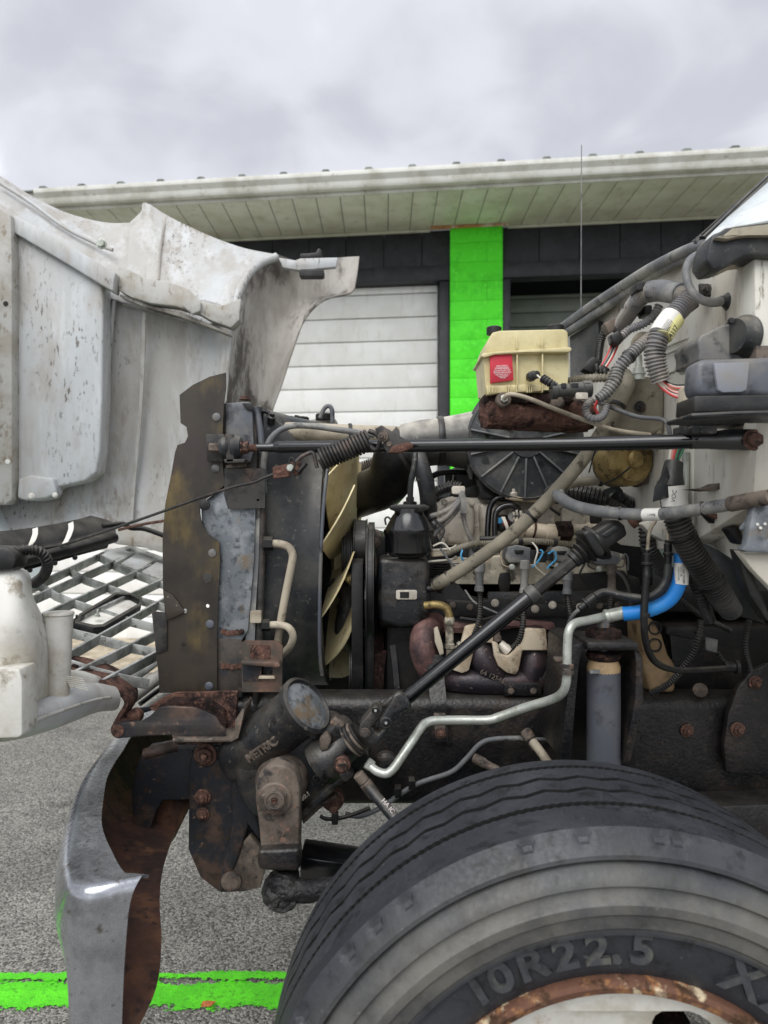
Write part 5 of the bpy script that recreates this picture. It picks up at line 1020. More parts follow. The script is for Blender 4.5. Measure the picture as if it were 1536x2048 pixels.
tube('bulb_cable', [(1400, 506, 1.31), (1380, 520, 1.30), (1372, 545, 1.29), (1380, 576, 1.28), (1400, 598, 1.27), (1424, 605, 1.27), (1444, 602, 1.28)], [7, 8, 8, 8, 8, 9, 10], m_hosegrey, T, 14)
lathe('boot', (1446, 602, 1.28), (-1, -.15, 0), [(10, 6), (11, 0), (16, -8), (18, -10), (18, -14)], m_plasd, T, 20)
bolt(1412, 580, 1.33, 9, m_steelgrey, cab, (-.8, -.6, 0), True, 'bolt', .7); bolt(1366, 738, 1.42, 9, m_zinc, cab, (-1, -.35, 0), True, 'bolt', 1.2)
poly('stud_plate', [(1400, 566), (1424, 568), (1426, 592), (1402, 590)], 1.345, .01, m_steelgrey, cab, .002)
# heater duct and fuse box
hd = poly('heater_duct', [(1394, 684), (1402, 670), (1440, 651), (1466, 645), (1482, 650), (1486, 700), (1494, 714), (1494, 722), (1398, 722), (1399, 700)], 1.20, .10, m_plasb, T, .016, seg=4)
lathe('duct_flange', (1486, 674, 1.20), (-.94, -.34, 0), [(34, 26), (36, 10), (42, 2), (44, 0), (44, -6), (42, -8), (30, -8)], m_plasd, T, 34)
bolt(1462, 643, 1.19, 6, m_plas, hd)
fb = poly('fuse_box', [(1394, 728), (1402, 717), (1516, 714), (1620, 712), (1620, 800), (1514, 792), (1395, 792), (1391, 770)], 1.10, .05, m_plasb, T, .012, seg=3)
poly('fuse_box_face', [(1428, 726), (1500, 724), (1494, 780), (1484, 784), (1446, 785), (1436, 780)], 1.094, .012, m_plasl, T, .003)
poly('fuse_box_skirt', [(1390, 792), (1516, 790), (1620, 792), (1620, 822), (1500, 822), (1388, 824)], 1.09, .07, m_plas, T, .006)
poly('fuse_box_lip', [(1382, 826), (1470, 822), (1620, 818), (1620, 830), (1480, 832), (1384, 836)], 1.08, .10, m_plasd, T, .004)
box('fuse_connector', P(1385, 866, 1.22), P(1436, 836, 1.22) + Vector((0, .06, 0)), m_plas, T, .004); box('fuse_connector', P(1440, 850, 1.22), P(1500, 834, 1.22) + Vector((0, .06, 0)), m_plas, T, .004)
for x in (1368, 1392, 1410, 1426): poly('terminal', rr(x - 8, 852, x + 8, 867, 3), 1.21, .03, m_plasd, T, .003)
# white inner side panel, posts and the bracketry under it
ip = plane((1400, 950, 1.42), (1540, 950, 1.16), (1400, 1080, 1.45))
sp = sheet('side_panel', [[(1392, 890, 1.44), (1430, 890, 1.38), (1470, 888, 1.28), (1620, 880, 1.16)], [(1394, 960, 1.45), (1430, 960, 1.40), (1475, 940, 1.30), (1620, 950, 1.16)], [(1396, 1040, 1.47), (1430, 1030, 1.42), (1475, 1010, 1.30), (1620, 1060, 1.16)], [(1396, 1082, 1.50), (1430, 1095, 1.46), (1478, 1125, 1.34), (1620, 1200, 1.2)]], m_cabw, cab, .006, 4)
poly('panel_post', [(1384, 896), (1396, 896), (1396, 1075), (1384, 1068)], 1.42, .03, m_cabw, cab, .003)
tube('panel_pipe', [(1372, 905, 1.43), (1371, 960, 1.43), (1370, 1016, 1.43), (1368, 1120, 1.46)], 7, m_zinc, T, 12)
ribbon('chain_trim', [(1397, 960, 1.415), (1396, 1012, 1.415), (1396, 1045, 1.42)], 6, m_hoodtan, cab, .006)
poly('rust_lip', [(1384, 978), (1424, 974), (1448, 962), (1470, 960), (1452, 976), (1420, 982)], 1.31, .05, m_rustl, cab, .002)
poly('vent_hole', [(1454, 972), (1472, 962), (1486, 980), (1488, 1000), (1462, 1000)], 1.285, .006, m_engdark, cab, .002)
poly('cable_bracket', [(1414, 1030), (1440, 1024), (1452, 1032), (1494, 1018), (1496, 1034), (1460, 1060), (1436, 1054)], 1.33, .03, m_plas, T, .004); poly('bracket_lip', [(1416, 1030), (1450, 1025), (1444, 1036), (1430, 1038)], 1.32, .02, m_rust, T, .002)
poly('strut', [(1456, 1058), (1474, 1050), (1488, 1086), (1482, 1090), (1474, 1086)], 1.30, .03, m_plas, T, .003)
hb = poly('hinge_bracket', [(1510, 1000), (1516, 991), (1536, 989), (1620, 985), (1620, 1110), (1494, 1104), (1484, 1100), (1494, 1088)], 1.13, .02, m_galv, T, .004)
poly('bracket_tab', [(1480, 1058), (1500, 1030), (1510, 1030), (1504, 1050), (1488, 1064)], 1.16, .01, m_galv, hb, .004)
for x, y in ((1515, 1049), (1521, 1056), (1530, 1048)): lathe('rivet', (x, y, 1.128), (0, -1, 0), [(3.5, 0), (2.5, 2)], m_white, hb, 8)
poly('rubber_flap', [(1476, 1100), (1492, 1108), (1536, 1108), (1620, 1110), (1620, 1300), (1545, 1180), (1506, 1140)], 1.15, .02, m_cabw, T, .003)
poly('rubber_flap', [(1474, 1098), (1486, 1104), (1508, 1150), (1528, 1200), (1545, 1240), (1536, 1244), (1500, 1190), (1484, 1140)], 1.17, .03, m_rub, T, .004)
poly('plastic_tray', [(1392, 1078), (1440, 1100), (1490, 1136), (1500, 1200), (1536, 1250), (1440, 1222), (1402, 1130)], 1.55, .03, m_plas, T, .006)
box('cab_floor', P(1290, 1225, 1.9), P(1700, 1180, 1.9) + Vector((0, .6, 0)), m_engdark, T, .01)
# big corrugated conduit and its taped start
bc = tube('big_conduit', [(1336, 960, 1.42), (1345, 1000, 1.41), (1352, 1035, 1.40), (1376, 1090, 1.41), (1408, 1142, 1.43), (1440, 1188, 1.46), (1462, 1222, 1.50)], [22, 24, 25, 26, 26, 25, 22], m_conduitd, T, 16, corr=.0072)
tube('tape_sleeve', [(1348, 925, 1.40), (1344, 950, 1.395), (1344, 975, 1.39)], [18, 21, 24], m_plasd, bc, 14)
poly('tape_flag', [(1310, 975), (1334, 930), (1342, 960), (1342, 994), (1306, 1004)], 1.375, .004, m_plasd, bc, .001); tube('white_sleeve', [(1347, 972, 1.392), (1350, 1012, 1.392)], [25, 25], m_white, bc, 16)
text('label_print', 'VOC', (1348, 992, 1.362), 12, 82, m_ink, bc, .0003)
for i, m in enumerate((m_whitew, m_pinkw, m_redw, m_greenw, m_blackw, m_greenw)): tube('wire', [(1342 + i * 5, 898, 1.40), (1340 + i * 4, 912, 1.395), (1339 + i * 3, 930, 1.395)], 2.6, m, bc, 7)
tube('rear_conduit', [(1292, 1050, 1.62), (1296, 1090, 1.62), (1318, 1130, 1.66), (1340, 1150, 1.7)], 16, m_conduitd, T, 12, corr=.008)
tube('rear_conduit', [(1378, 1140, 1.6), (1400, 1190, 1.6), (1420, 1240, 1.65)], 12, m_conduitd, T, 12, corr=.008)
poly('pedal_bracket', [(1282, 1048), (1304, 1040), (1334, 1042), (1340, 1070), (1334, 1085), (1304, 1070)], 1.50, .03, m_cabw, T, .004)
# brake lines and hydraulic hoses
for L in ([(1311, 1042, 1.46), (1302, 1056, 1.455), (1297, 1075, 1.45), (1295, 1104, 1.45)], [(1337, 1046, 1.46), (1336, 1070, 1.455), (1336, 1088, 1.45)]): tube('steel_line', L, 3.6, m_hosetan2, T, 10)
hh1 = lathe('brake_hose_fitting', (1294, 1106, 1.45), (0, 0, -1), [(6, -6), (6, 0), (9, 2), (9, 18), (11, 20), (11, 24), (8, 26), (8, 38), (9, 40), (9, 48)], m_plas, T, 14); lathe('brake_hose_fitting', (1336, 1086, 1.45), (0, 0, -1), [(6, -6), (6, 0), (8, 2), (8, 18), (10, 20), (10, 24), (8, 26), (7, 48)], m_plas, T, 14)
tube('brake_hose', [(1293, 1150, 1.45), (1290, 1190, 1.45), (1288, 1240, 1.45), (1293, 1290, 1.46), (1312, 1325, 1.48), (1350, 1340, 1.52), (1400, 1340, 1.56), (1462, 1336, 1.60)], [7.5, 7.5, 7.5, 7, 7, 6, 6, 6], m_rub, T, 12)
tube('brake_hose', [(1336, 1128, 1.45), (1332, 1160, 1.45), (1316, 1184, 1.45), (1290, 1196, 1.46), (1250, 1192, 1.48), (1210, 1184, 1.50), (1190, 1192, 1.50)], 7.5, m_plasd, T, 12)
lathe('brake_hose_fitting', (1186, 1196, 1.50), (-.75, 0, -.6), [(6, -8), (10, -4), (10, 14), (13, 16), (13, 19), (7, 20), (7, 34), (5, 36)], m_plas, T, 14)
tube('steel_line', [(1160, 1218, 1.50), (1148, 1228, 1.51), (1138, 1246, 1.53), (1134, 1262, 1.56)], 4, m_hosegrey, T, 10)
lathe('line_clamp', (1462, 1334, 1.60), (1, 0, 0), [(6, -16), (10, -14), (10, 6), (14, 8), (14, 14), (6, 16)], m_frame, T, 12)
tube('loom', [(1402, 1240, 1.62), (1396, 1280, 1.62), (1378, 1320, 1.64), (1340, 1365, 1.68), (1300, 1388, 1.7)], 7, m_conduitd, T, 10, corr=.007)
tube('pressure_pipe', [(740, 1530, 1.50), (750, 1540, 1.49), (768, 1547, 1.485), (784, 1540, 1.485), (812, 1500, 1.50), (842, 1456, 1.53), (852, 1446, 1.54), (870, 1441, 1.545), (920, 1440, 1.55), (975, 1440, 1.55), (1000, 1433, 1.55), (1050, 1415, 1.53), (1100, 1400, 1.49), (1122, 1388, 1.46), (1132, 1368, 1.445), (1134, 1330, 1.44), (1135, 1290, 1.44), (1138, 1262, 1.44), (1150, 1247, 1.45), (1180, 1240, 1.475), (1214, 1232, 1.50)], 9, m_zinc, T, 14)
lathe('pipe_nut', (740, 1530, 1.50), (-.75, 0, .5), [(11, -6), (12, 0), (12, 8), (6, 9)], m_zinc, T, 6)
for y in (1332, 1344): lathe('pipe_grommet', (1134, y, 1.44), (0, 0, 1), [(10, -5), (13, -4), (13, 4), (10, 5)], m_rustl, T, 16)
poly('pipe_tab', [(1110, 1316), (1136, 1316), (1136, 1324), (1110, 1324)], 1.44, .02, m_rustl, T, .003)
lathe('hose_ferrule', (1212, 1233, 1.50), (.96, -.05, .22), [(10, -4), (14, -2), (14, 4), (13, 5), (13, 36), (11, 38)], m_zinc, T, 20)
bh = tube('blue_hose', [(1246, 1228, 1.495), (1280, 1224, 1.485), (1312, 1215, 1.47), (1340, 1198, 1.46), (1356, 1172, 1.455), (1362, 1140, 1.455), (1362, 1106, 1.46)], 14.5, m_blue, T, 20)
tube('hose_label', [(1361, 1168, 1.4515), (1363, 1148, 1.4515), (1363, 1126, 1.4525)], 14.6, m_white, bh, 20)
text('label_print', 'EATON  FC300', (1367, 1147, 1.4345), 6, -88, m_ink, bh, .0003); text('label_print', 'FC211-06', (1362, 1143, 1.434), 5, -88, m_ink, bh, .0003); text('label_print', 'MADE IN USA', (1357, 1147, 1.4345), 4.4, -88, m_ink, bh, .0003)
lathe('hose_ferrule', (1360, 1106, 1.46), (0, .05, 1), [(12, -2), (14, 0), (14, 30), (9, 32)], m_zinc, bh, 18)
# steering shaft, boot and joint
stc = tube('steering_shaft', [(808, 1400, 1.475), (1062, 1191, 1.47)], [15, 15.5], m_blackbar, T, 20, smooth=False)
lathe('shaft_collar', (1066, 1188, 1.47), (.77, -.02, .63), [(17, -12), (19, -10), (19, 8), (16, 10)], m_plasd, stc, 24)
vs, fs = sweep([P(1062, 1191, 1.47), P(1160, 1110, 1.47)], 13.5 * S(1.47), 6); mk('hex_shaft', vs, fs, m_steelgrey, stc, .0012)
lathe('shaft_boot', (1152, 1116, 1.47), (.77, 0, .63), [(12, -10), (17, -8), (17, 0), (20, 4), (18, 8), (25, 14), (21, 19), (31, 26), (25, 31), (37, 40), (30, 44), (38, 48), (38, 56), (30, 60)], m_rub, stc, 28)
poly('column_cover', [(1188, 1064), (1224, 1040), (1238, 1040), (1250, 1051), (1256, 1070), (1208, 1104), (1196, 1094)], 1.435, .06, m_rub, stc, .009, seg=3)
poly('cover_flange', [(1166, 1068), (1176, 1060), (1190, 1066), (1212, 1104), (1208, 1112), (1196, 1112), (1182, 1094)], 1.425, .07, m_plas, stc, .006, seg=3)
poly('cover_ridge', [(1204, 1070), (1232, 1050), (1240, 1056), (1212, 1076)], 1.431, .01, m_plasd, stc, .002)
lathe('column_bolt', (1266, 1042, 1.46), (.6, -.4, .5), [(14, -6), (14, 4), (10, 6), (10, 14), (6, 15)], m_rust, stc, 14)
for pts, d, t in (([(800, 1384), (812, 1392), (822, 1408), (820, 1418), (806, 1424), (790, 1430), (776, 1460), (762, 1458), (758, 1442), (770, 1424), (782, 1404), (788, 1390)], 1.44, .02), ([(788, 1388), (800, 1384), (800, 1400), (776, 1420), (760, 1414), (770, 1404)], 1.49, .02)):
    poly('yoke', pts, d, t, m_cast, stc, .005, seg=3)
lathe('yoke_hub', (806, 1402, 1.475), (.77, 0, .63), [(14, -14), (19, -10), (20, 6), (17, 8)], m_cast, stc, 22)
poly('lower_yoke', [(716, 1468), (722, 1446), (746, 1418), (758, 1412), (766, 1422), (762, 1436), (744, 1454), (756, 1470), (772, 1452), (780, 1452), (776, 1466), (752, 1494), (738, 1490)], 1.455, .05, m_cast, stc, .006, seg=3)
for x, y, r in ((772, 1446, 12), (751, 1421, 8)):
    lathe('cross_cup', (x, y, 1.44), (0, -1, 0), [(r, -30), (r, 0), (r * .8, 1), (r * .75, -1), (3, -1)], m_plas, stc, 18); lathe('cup_dot', (x, y, 1.44), (0, -1, 0), [(3, 0), (2.5, 2)], m_zinc, stc, 8)
bolt(730, 1466, 1.45, 8, m_steelgrey, stc)
# ---- frame, steering gear, shock tower, wheel
FD = 1.72
z1, z0 = CZ - (1395 - 1024) * FD / F, CZ - (1612 - 1024) * FD / F
def rail(name, yf, side):
    pr = []
    for k in range(7):
        a = R(90 + 90 * k / 6); pr.append((yf + side * (.03 + .03 * math.cos(a) * 1), z1 - .03 + .03 * math.sin(a)))
    for k in range(5):
        a = R(180 + 90 * k / 4); pr.append((yf + side * (.02 + .02 * math.cos(a)), z0 + .02 + .02 * math.sin(a)))
    pr = [(yf + side * .08, z1)] + pr + [(yf + side * .08, z0), (yf + side * .08, z0 + .008), (yf + side * .02, z0 + .012), (yf + side * .009, z0 + .03), (yf + side * .009, z1 - .03), (yf + side * .03, z1 - .009), (yf + side * .08, z1 - .008)]
    x0, x1 = P(470, 0, FD).x, 1.9; n = len(pr)
    vs = [(x, y, z) for x in (x0, x1) for y, z in pr]
    return mk(name, vs, [(i, (i + 1) % n, n + (i + 1) % n, n + i) for i in range(n)], m_frame, T, ang=30)
fr = rail('frame_rail', FD, 1)
rail('frame_rail', 2.58, -1)
box('cross_member', (P(470, 0, FD).x, FD + .085, z0 + .03), (P(470, 0, FD).x + .1, 2.49, z1 - .06), m_frame, T, .006)
for x, y, r in ((838, 1522, 9), (955, 1450, 6), (983, 1450, 6), (1290, 1477, 9), (1376, 1508, 9), (1090, 1491, 7)): poly('rail_hole', circ(x, y, r), FD - .0015, .004, m_rub, fr, 0)
for x, y, r in ((1374, 1461, 10), (1475, 1459, 11), (1510, 1365, 10)): bolt(x, y, FD - .004 if x < 1400 else 1.675, r, m_rustbolt, fr, stud=.5)
poly('corner_plate', [(1620, 1320), (1536, 1328), (1505, 1340), (1476, 1374), (1456, 1430), (1448, 1490), (1452, 1545), (1620, 1560)], 1.68, .02, m_frame, fr, .005)
poly('ground_glimpse', rr(640, 1392, 682, 1400, 2), 1.8, .01, m_white, fr, .001)  # white strip added to stand for bright ground showing past the rail
# clamp strap and lines on the rail
ribbon('clamp_strap', [(869, 1310, 1.745), (872, 1350, 1.735), (876, 1394, 1.71), (878, 1410, 1.700), (879, 1440, 1.70), (880, 1484, 1.702)], 32, m_frame, T, .004)
poly('pipe_clamp', [(868, 1430), (892, 1430), (894, 1440), (892, 1450), (890, 1466), (884, 1478), (874, 1478), (870, 1466), (868, 1450)], 1.545, .02, m_rustl, T, .003); bolt(881, 1466, 1.54, 8, m_rustbolt, T, stud=.4)
tube('brake_line', [(690, 1628, 1.66), (720, 1632, 1.66), (760, 1616, 1.67), (830, 1570, 1.68), (900, 1545, 1.69), (930, 1520, 1.69), (960, 1488, 1.69), (990, 1478, 1.69), (1050, 1476, 1.68)], 5, m_hosegrey, T, 10)
tube('brake_line', [(1066, 1478, 1.68), (1098, 1478, 1.685), (1106, 1474, 1.69), (1107, 1440, 1.70), (1106, 1404, 1.71)], 3.4, m_hosegrey, T, 8)
lathe('tee_fitting', (1058, 1474, 1.67), (.5, -.5, -.8), [(9, -16), (12, -10), (12, 4), (9, 8), (9, 26)], m_rustl, T, 14); tube('flex_line', [(1066, 1484, 1.655), (1080, 1502, 1.63), (1100, 1530, 1.60)], 9, m_hosetan2, T, 12)
lathe('tee_fitting', (968, 1526, 1.66), (.85, -.3, -.35), [(8, -24), (10, -20), (10, 0), (8, 4), (8, 30)], m_rustl, T, 14)
for x, y in ((824, 1572), (796, 1588)): poly('line_clip', rr(x - 7, y - 10, x + 7, y + 8, 3), 1.655, .03, m_rub, T, .003)
# steering gear
AX = Vector((.70, -.36, .62)).normalized()
sg = lathe('steering_gear', (545, 1465, 1.60), AX, [(30, -128), (46, -118), (52, -100), (54, -40), (52, 40), (52, 88), (60, 92), (61, 106), (54, 110), (52, 104), (40, 98), (4, 97)], m_cast, T, 40)
lathe('end_cap', (545, 1465, 1.60), AX, [(51, 98), (50, 103), (42, 106), (10, 108)], m_galv, sg, 36)
poly('gear_housing', [(470, 1520), (500, 1478), (560, 1470), (640, 1440), (668, 1446), (700, 1470), (740, 1500), (742, 1524), (716, 1548), (692, 1556), (660, 1590), (606, 1642), (560, 1660), (500, 1630), (470, 1580)], 1.575, .10, m_cast, sg, .022, seg=4)
poly('gear_rib', [(600, 1636), (606, 1622), (668, 1562), (700, 1540), (706, 1548), (690, 1562), (640, 1610), (604, 1646)], 1.545, .06, m_cast, sg, .008, seg=3)
lathe('sector_boss', (562, 1566, 1.555), (0, -1, 0), [(58, -50), (52, 0), (46, 14), (41, 24), (38, 60)], m_rustl, sg, 36)
lathe('valve_housing', (676, 1500, 1.555), (.77, -.05, .60), [(44, -50), (46, -30), (42, -10), (36, 0), (34, 30), (28, 36)], m_cast, sg, 28)
poly('valve_block', [(646, 1470), (662, 1452), (684, 1440), (704, 1456), (708, 1476), (690, 1500), (668, 1512), (650, 1500)], 1.525, .06, m_cast, sg, .010, seg=3)
poly('valve_lug', [(658, 1446), (670, 1434), (690, 1450), (678, 1462)], 1.505, .03, m_rustl, sg, .004); poly('valve_lug', [(638, 1478), (654, 1466), (664, 1480), (656, 1500), (640, 1504)], 1.512, .04, m_rustl, sg, .005)
poly('valve_lug', [(670, 1450), (684, 1454), (684, 1470), (672, 1468)], 1.50, .03, m_plas, sg, .003)
for k in range(4): lathe('dust_ring', (702 + k * 5, 1482 - k * 4, 1.51), (.77, -.05, .62), [(33 - k * 2, -3), (36 - k * 2.4, -1), (36 - k * 2.4, 1.5), (30, 3)], m_rustl if k % 2 == 0 else m_steelgrey, sg, 28)
lathe('relief_plug', (684, 1530, 1.50), (-.2, -1, .05), [(16, -14), (17, 0), (14, 3), (13, 1), (12, 5), (3, 5)], m_rustbolt, sg, 22)
poly('plug_slot', [(676, 1529), (692, 1527), (692, 1531), (676, 1533)], 1.486, .004, m_engdark, sg, 0)
poly('cast_lug', [(676, 1550), (694, 1540), (708, 1552), (690, 1566)], 1.51, .04, m_cast, sg, .004)
text('cast_lettering', 'METRIC', (524, 1500, 1.512), 24, 36, m_rustl, sg, .004, pitch=12, yaw=-14, bold=.0005)
text('cast_lettering', '80.1', (611, 1592, 1.552), 12, 40, m_alu, sg, .003)
for q in ([(625, 1554), (638, 1549), (640, 1552), (627, 1557)], [(638, 1549), (646, 1562), (643, 1564), (636, 1552)], [(646, 1562), (634, 1573), (632, 1570), (643, 1561)], [(634, 1573), (624, 1556), (627, 1555), (636, 1570)]): poly('cast_emblem', q, 1.569, .006, m_cast, sg, .001)
text('cast_emblem', 'S', (635, 1561, 1.57), 13, 15, m_steelgrey, sg, .002)
pa = poly('pitman_arm', [(511, 1600), (511, 1575), (517, 1552), (530, 1538), (548, 1530), (566, 1531), (584, 1540), (595, 1556), (599, 1580), (598, 1690), (597, 1712), (600, 1735), (560, 1744), (516, 1738), (514, 1722), (522, 1700), (518, 1650)], 1.43, .05, m_rustl, T, .007, seg=3)
poly('arm_step', [(516, 1702), (598, 1698), (600, 1735), (596, 1744), (520, 1742), (513, 1728)], 1.405, .05, m_frame, pa, .007, seg=3)
lathe('arm_nut', (550, 1597, 1.43), (0, -1, .02), [(36, -2), (36, 3), (33, 4), (28, 4), (28, 20), (25, 23)], m_rustl, pa, 6); lathe('nut_washer', (550, 1597, 1.43), (0, -1, 0), [(34, -2), (34, 5), (31, 7)], m_rustl, pa, 28)
lathe('sector_shaft', (550, 1598, 1.40), (0, -1, 0), [(20, -6), (20, 10), (16, 11), (14, 9), (7, 9), (5, 5), (2, 5)], m_rustl, pa, 24); lathe('centre_mark', (550, 1600, 1.398), (0, -1, 0), [(6, 6), (5, 9.5), (2, 8)], m_rust, pa, 12)
m_grease = M('caked grease', '17171a', [('2d2c2b', 26, .54, .1)], .6, bump=1, bscale=60, bdist=.01)
dl = lathe('drag_link_joint', (562, 1786, 1.42), (0, -1, .1), [(22, -60), (34, -44), (38, -20), (38, 0), (33, 9), (26, 8), (22, 12), (4, 13)], m_grease, T, 28, jitter=.0012)
tube('joint_neck', [(574, 1738, 1.44), (568, 1765, 1.44), (564, 1790, 1.44)], [24, 29, 32], m_grease, dl, 18, jitter=.001)
tube('drag_link', [(572, 1778, 1.43), (610, 1782, 1.43), (650, 1776, 1.42), (760, 1760, 1.40)], [26, 22, 19, 18], m_grease, dl, 16, jitter=.0008)
poly('leaf_spring', [(600, 1714), (700, 1728), (800, 1748), (800, 1800), (690, 1766), (600, 1764)], 1.52, .09, m_blackbar, T, .004)
for k in range(2): poly('spring_leaf', [(596, 1768 + k * 12), (700, 1774 + k * 12), (820, 1804 + k * 12), (820, 1814 + k * 12), (700, 1784 + k * 12), (596, 1778 + k * 12)], 1.52, .09, m_frame, T, .002)
poly('leaf_spring', [(1300, 1618), (1620, 1606), (1620, 1680), (1300, 1690)], 1.60, .09, m_frame, T, .004)
# front spring hanger
sh_ = poly('spring_hanger', [(378, 1536), (386, 1500), (400, 1492), (450, 1492), (470, 1520), (500, 1580), (520, 1640), (522, 1700), (530, 1730), (520, 1776), (490, 1784), (440, 1786), (400, 1756), (376, 1700)], 1.64, .05, m_bluerust, T, .006)
poly('hanger_fold', [(462, 1490), (490, 1560), (500, 1640), (476, 1720), (446, 1784), (436, 1786), (444, 1740), (462, 1660), (462, 1580)], 1.61, .035, m_bluerust, sh_, .008, seg=3)
poly('hanger_lobe', [(470, 1700), (500, 1670), (524, 1700), (532, 1736), (520, 1776), (492, 1782), (452, 1784)], 1.615, .02, m_rustl, sh_, .004)
for x, y, r in ((411, 1509, 17), (406, 1594, 12), (406, 1628, 10)): bolt(x, y, 1.638, r, m_rustbolt, sh_, stud=.35)
lathe('spring_eye_bolt', (463, 1762, 1.61), (0, -1, 0), [(20, -6), (20, 4), (14, 8)], m_rustl, sh_, 18)
poly('hanger_gusset', [(478, 1570), (510, 1620), (520, 1680), (496, 1650)], 1.60, .02, m_bluerust, sh_, .003)
lathe('stop_bolt', (666, 1604, 1.62), (.1, -1, -.1), [(24, -20), (22, -4), (17, 0), (16, 10), (9, 14), (8, 32), (5, 34)], m_rustbolt, T, 20)
poly('stop_bracket', [(604, 1640), (640, 1608), (670, 1590), (676, 1594), (640, 1618), (606, 1650)], 1.60, .04, m_rustl, T, .003)
tube('ground_strap', [(640, 1632, 1.60), (655, 1638, 1.60), (690, 1634, 1.61), (740, 1616, 1.63)], 4, m_rub, T, 8); poly('strap_end', rr(663, 1628, 676, 1650, 3), 1.58, .02, m_rub, T, .002)
lathe('frame_bushing', (772, 1528, 1.70), (0, -1, 0), [(26, -6), (24, 8), (17, 12), (16, 26), (8, 28)], m_frame, T, 22)
ph = tube('power_hose', [(718, 1548, 1.50), (738, 1576, 1.49), (772, 1616, 1.47), (800, 1650, 1.45), (840, 1700, 1.45)], [9, 10, 11.5, 11.5, 11.5], m_plasd, T, 16)
lathe('hose_coupling', (724, 1558, 1.495), (.62, 0, -.78), [(9, -14), (12, -12), (12, 6), (10, 8), (13, 10), (13, 40), (11, 42)], m_rustl, ph, 16); text('hose_print', 'HA IC', (776, 1612, 1.448), 13, -50, m_inkw, ph, .0004)
# shock absorber and its tower
sa = lathe('shock_absorber', (1207, 1335, 1.50), (0, 0, -1), [(8, -98), (12, -96), (12, -80), (8, -78), (8, -30), (28, -14), (32, 0), (32.5, 4), (33, 8), (33, 230)], m_shock, T, 32)
lathe('shock_top', (1207, 1334, 1.50), (0, 0, -1), [(10, -18), (28, -14), (32.6, -2), (32.8, 8), (32, 9)], m_tanbox, sa, 30)
lathe('shock_bushing', (1207, 1272, 1.50), (0, 0, -1), [(20, -18), (34, -12), (35, -4), (33, 6), (28, 10)], m_rustd, sa, 28); lathe('shock_bushing', (1207, 1310, 1.50), (0, 0, -1), [(26, -8), (33, -6), (34, 2), (30, 8)], m_rustd, sa, 28)
lathe('shock_nut', (1207, 1250, 1.50), (0, 0, -1), [(13, -6), (13, 10)], m_rustl, sa, 6)
poly('rail_code', rr(1180, 1340, 1200, 1347, 1), 1.463, .004, m_hosegrey, sa, 0)
tw = poly('shock_tower', [(1174, 1284), (1278, 1284), (1280, 1302), (1174, 1302)], 1.44, .14, m_frame, T, .006)
poly('tower_side', [(1142, 1292), (1160, 1286), (1178, 1286), (1178, 1298), (1164, 1304), (1158, 1330), (1150, 1420), (1142, 1520), (1120, 1520), (1134, 1400)], 1.47, .20, m_frame, tw, .005)
poly('tower_side', [(1268, 1300), (1286, 1312), (1288, 1400), (1262, 1526), (1246, 1526), (1270, 1400), (1272, 1330)], 1.47, .20, m_frame, tw, .005)
poly('tower_back', [(1150, 1300), (1280, 1300), (1272, 1530), (1130, 1530)], 1.66, .02, m_engdark, tw, .003)
# bell housing, transmission and loose dark things behind the tower
bl = poly('bell_housing', [(1284, 1232), (1310, 1240), (1326, 1270), (1338, 1310), (1352, 1330), (1352, 1386), (1300, 1388), (1288, 1330)], 1.75, .25, m_tanbox, T, .012, seg=3)
for y in (1256, 1290): lathe('bell_pocket', (1310, y, 1.748), (0, -1, 0), [(14, -4), (14, 1), (11, 1), (10, -6), (2, -6)], m_engdark, bl, 18)
box('transmission', P(1330, 1392, 1.9), P(1700, 1250, 1.9) + Vector((0, .45, 0)), m_engdark, T, .02)
poly('cross_plate', [(1340, 1270), (1480, 1300), (1490, 1390), (1350, 1390)], 1.86, .03, m_frame, T, .004)
for L in ([(1350, 1190, 1.75), (1400, 1230, 1.75), (1460, 1260, 1.78)], [(1390, 1260, 1.7), (1430, 1300, 1.7), (1456, 1332, 1.7)], [(1500, 1230, 1.6), (1490, 1290, 1.62), (1500, 1340, 1.65)]): tube('loom', L, 6, m_conduitd, T, 10, corr=.007)
poly('tag', [(1412, 1274), (1436, 1280), (1434, 1306), (1412, 1300)], 1.69, .006, m_hosegrey, T, .001); lathe('plug', (1400, 1380, 1.72), (-.3, -1, .2), [(14, -6), (14, 6), (9, 8)], m_rustl, T, 14)
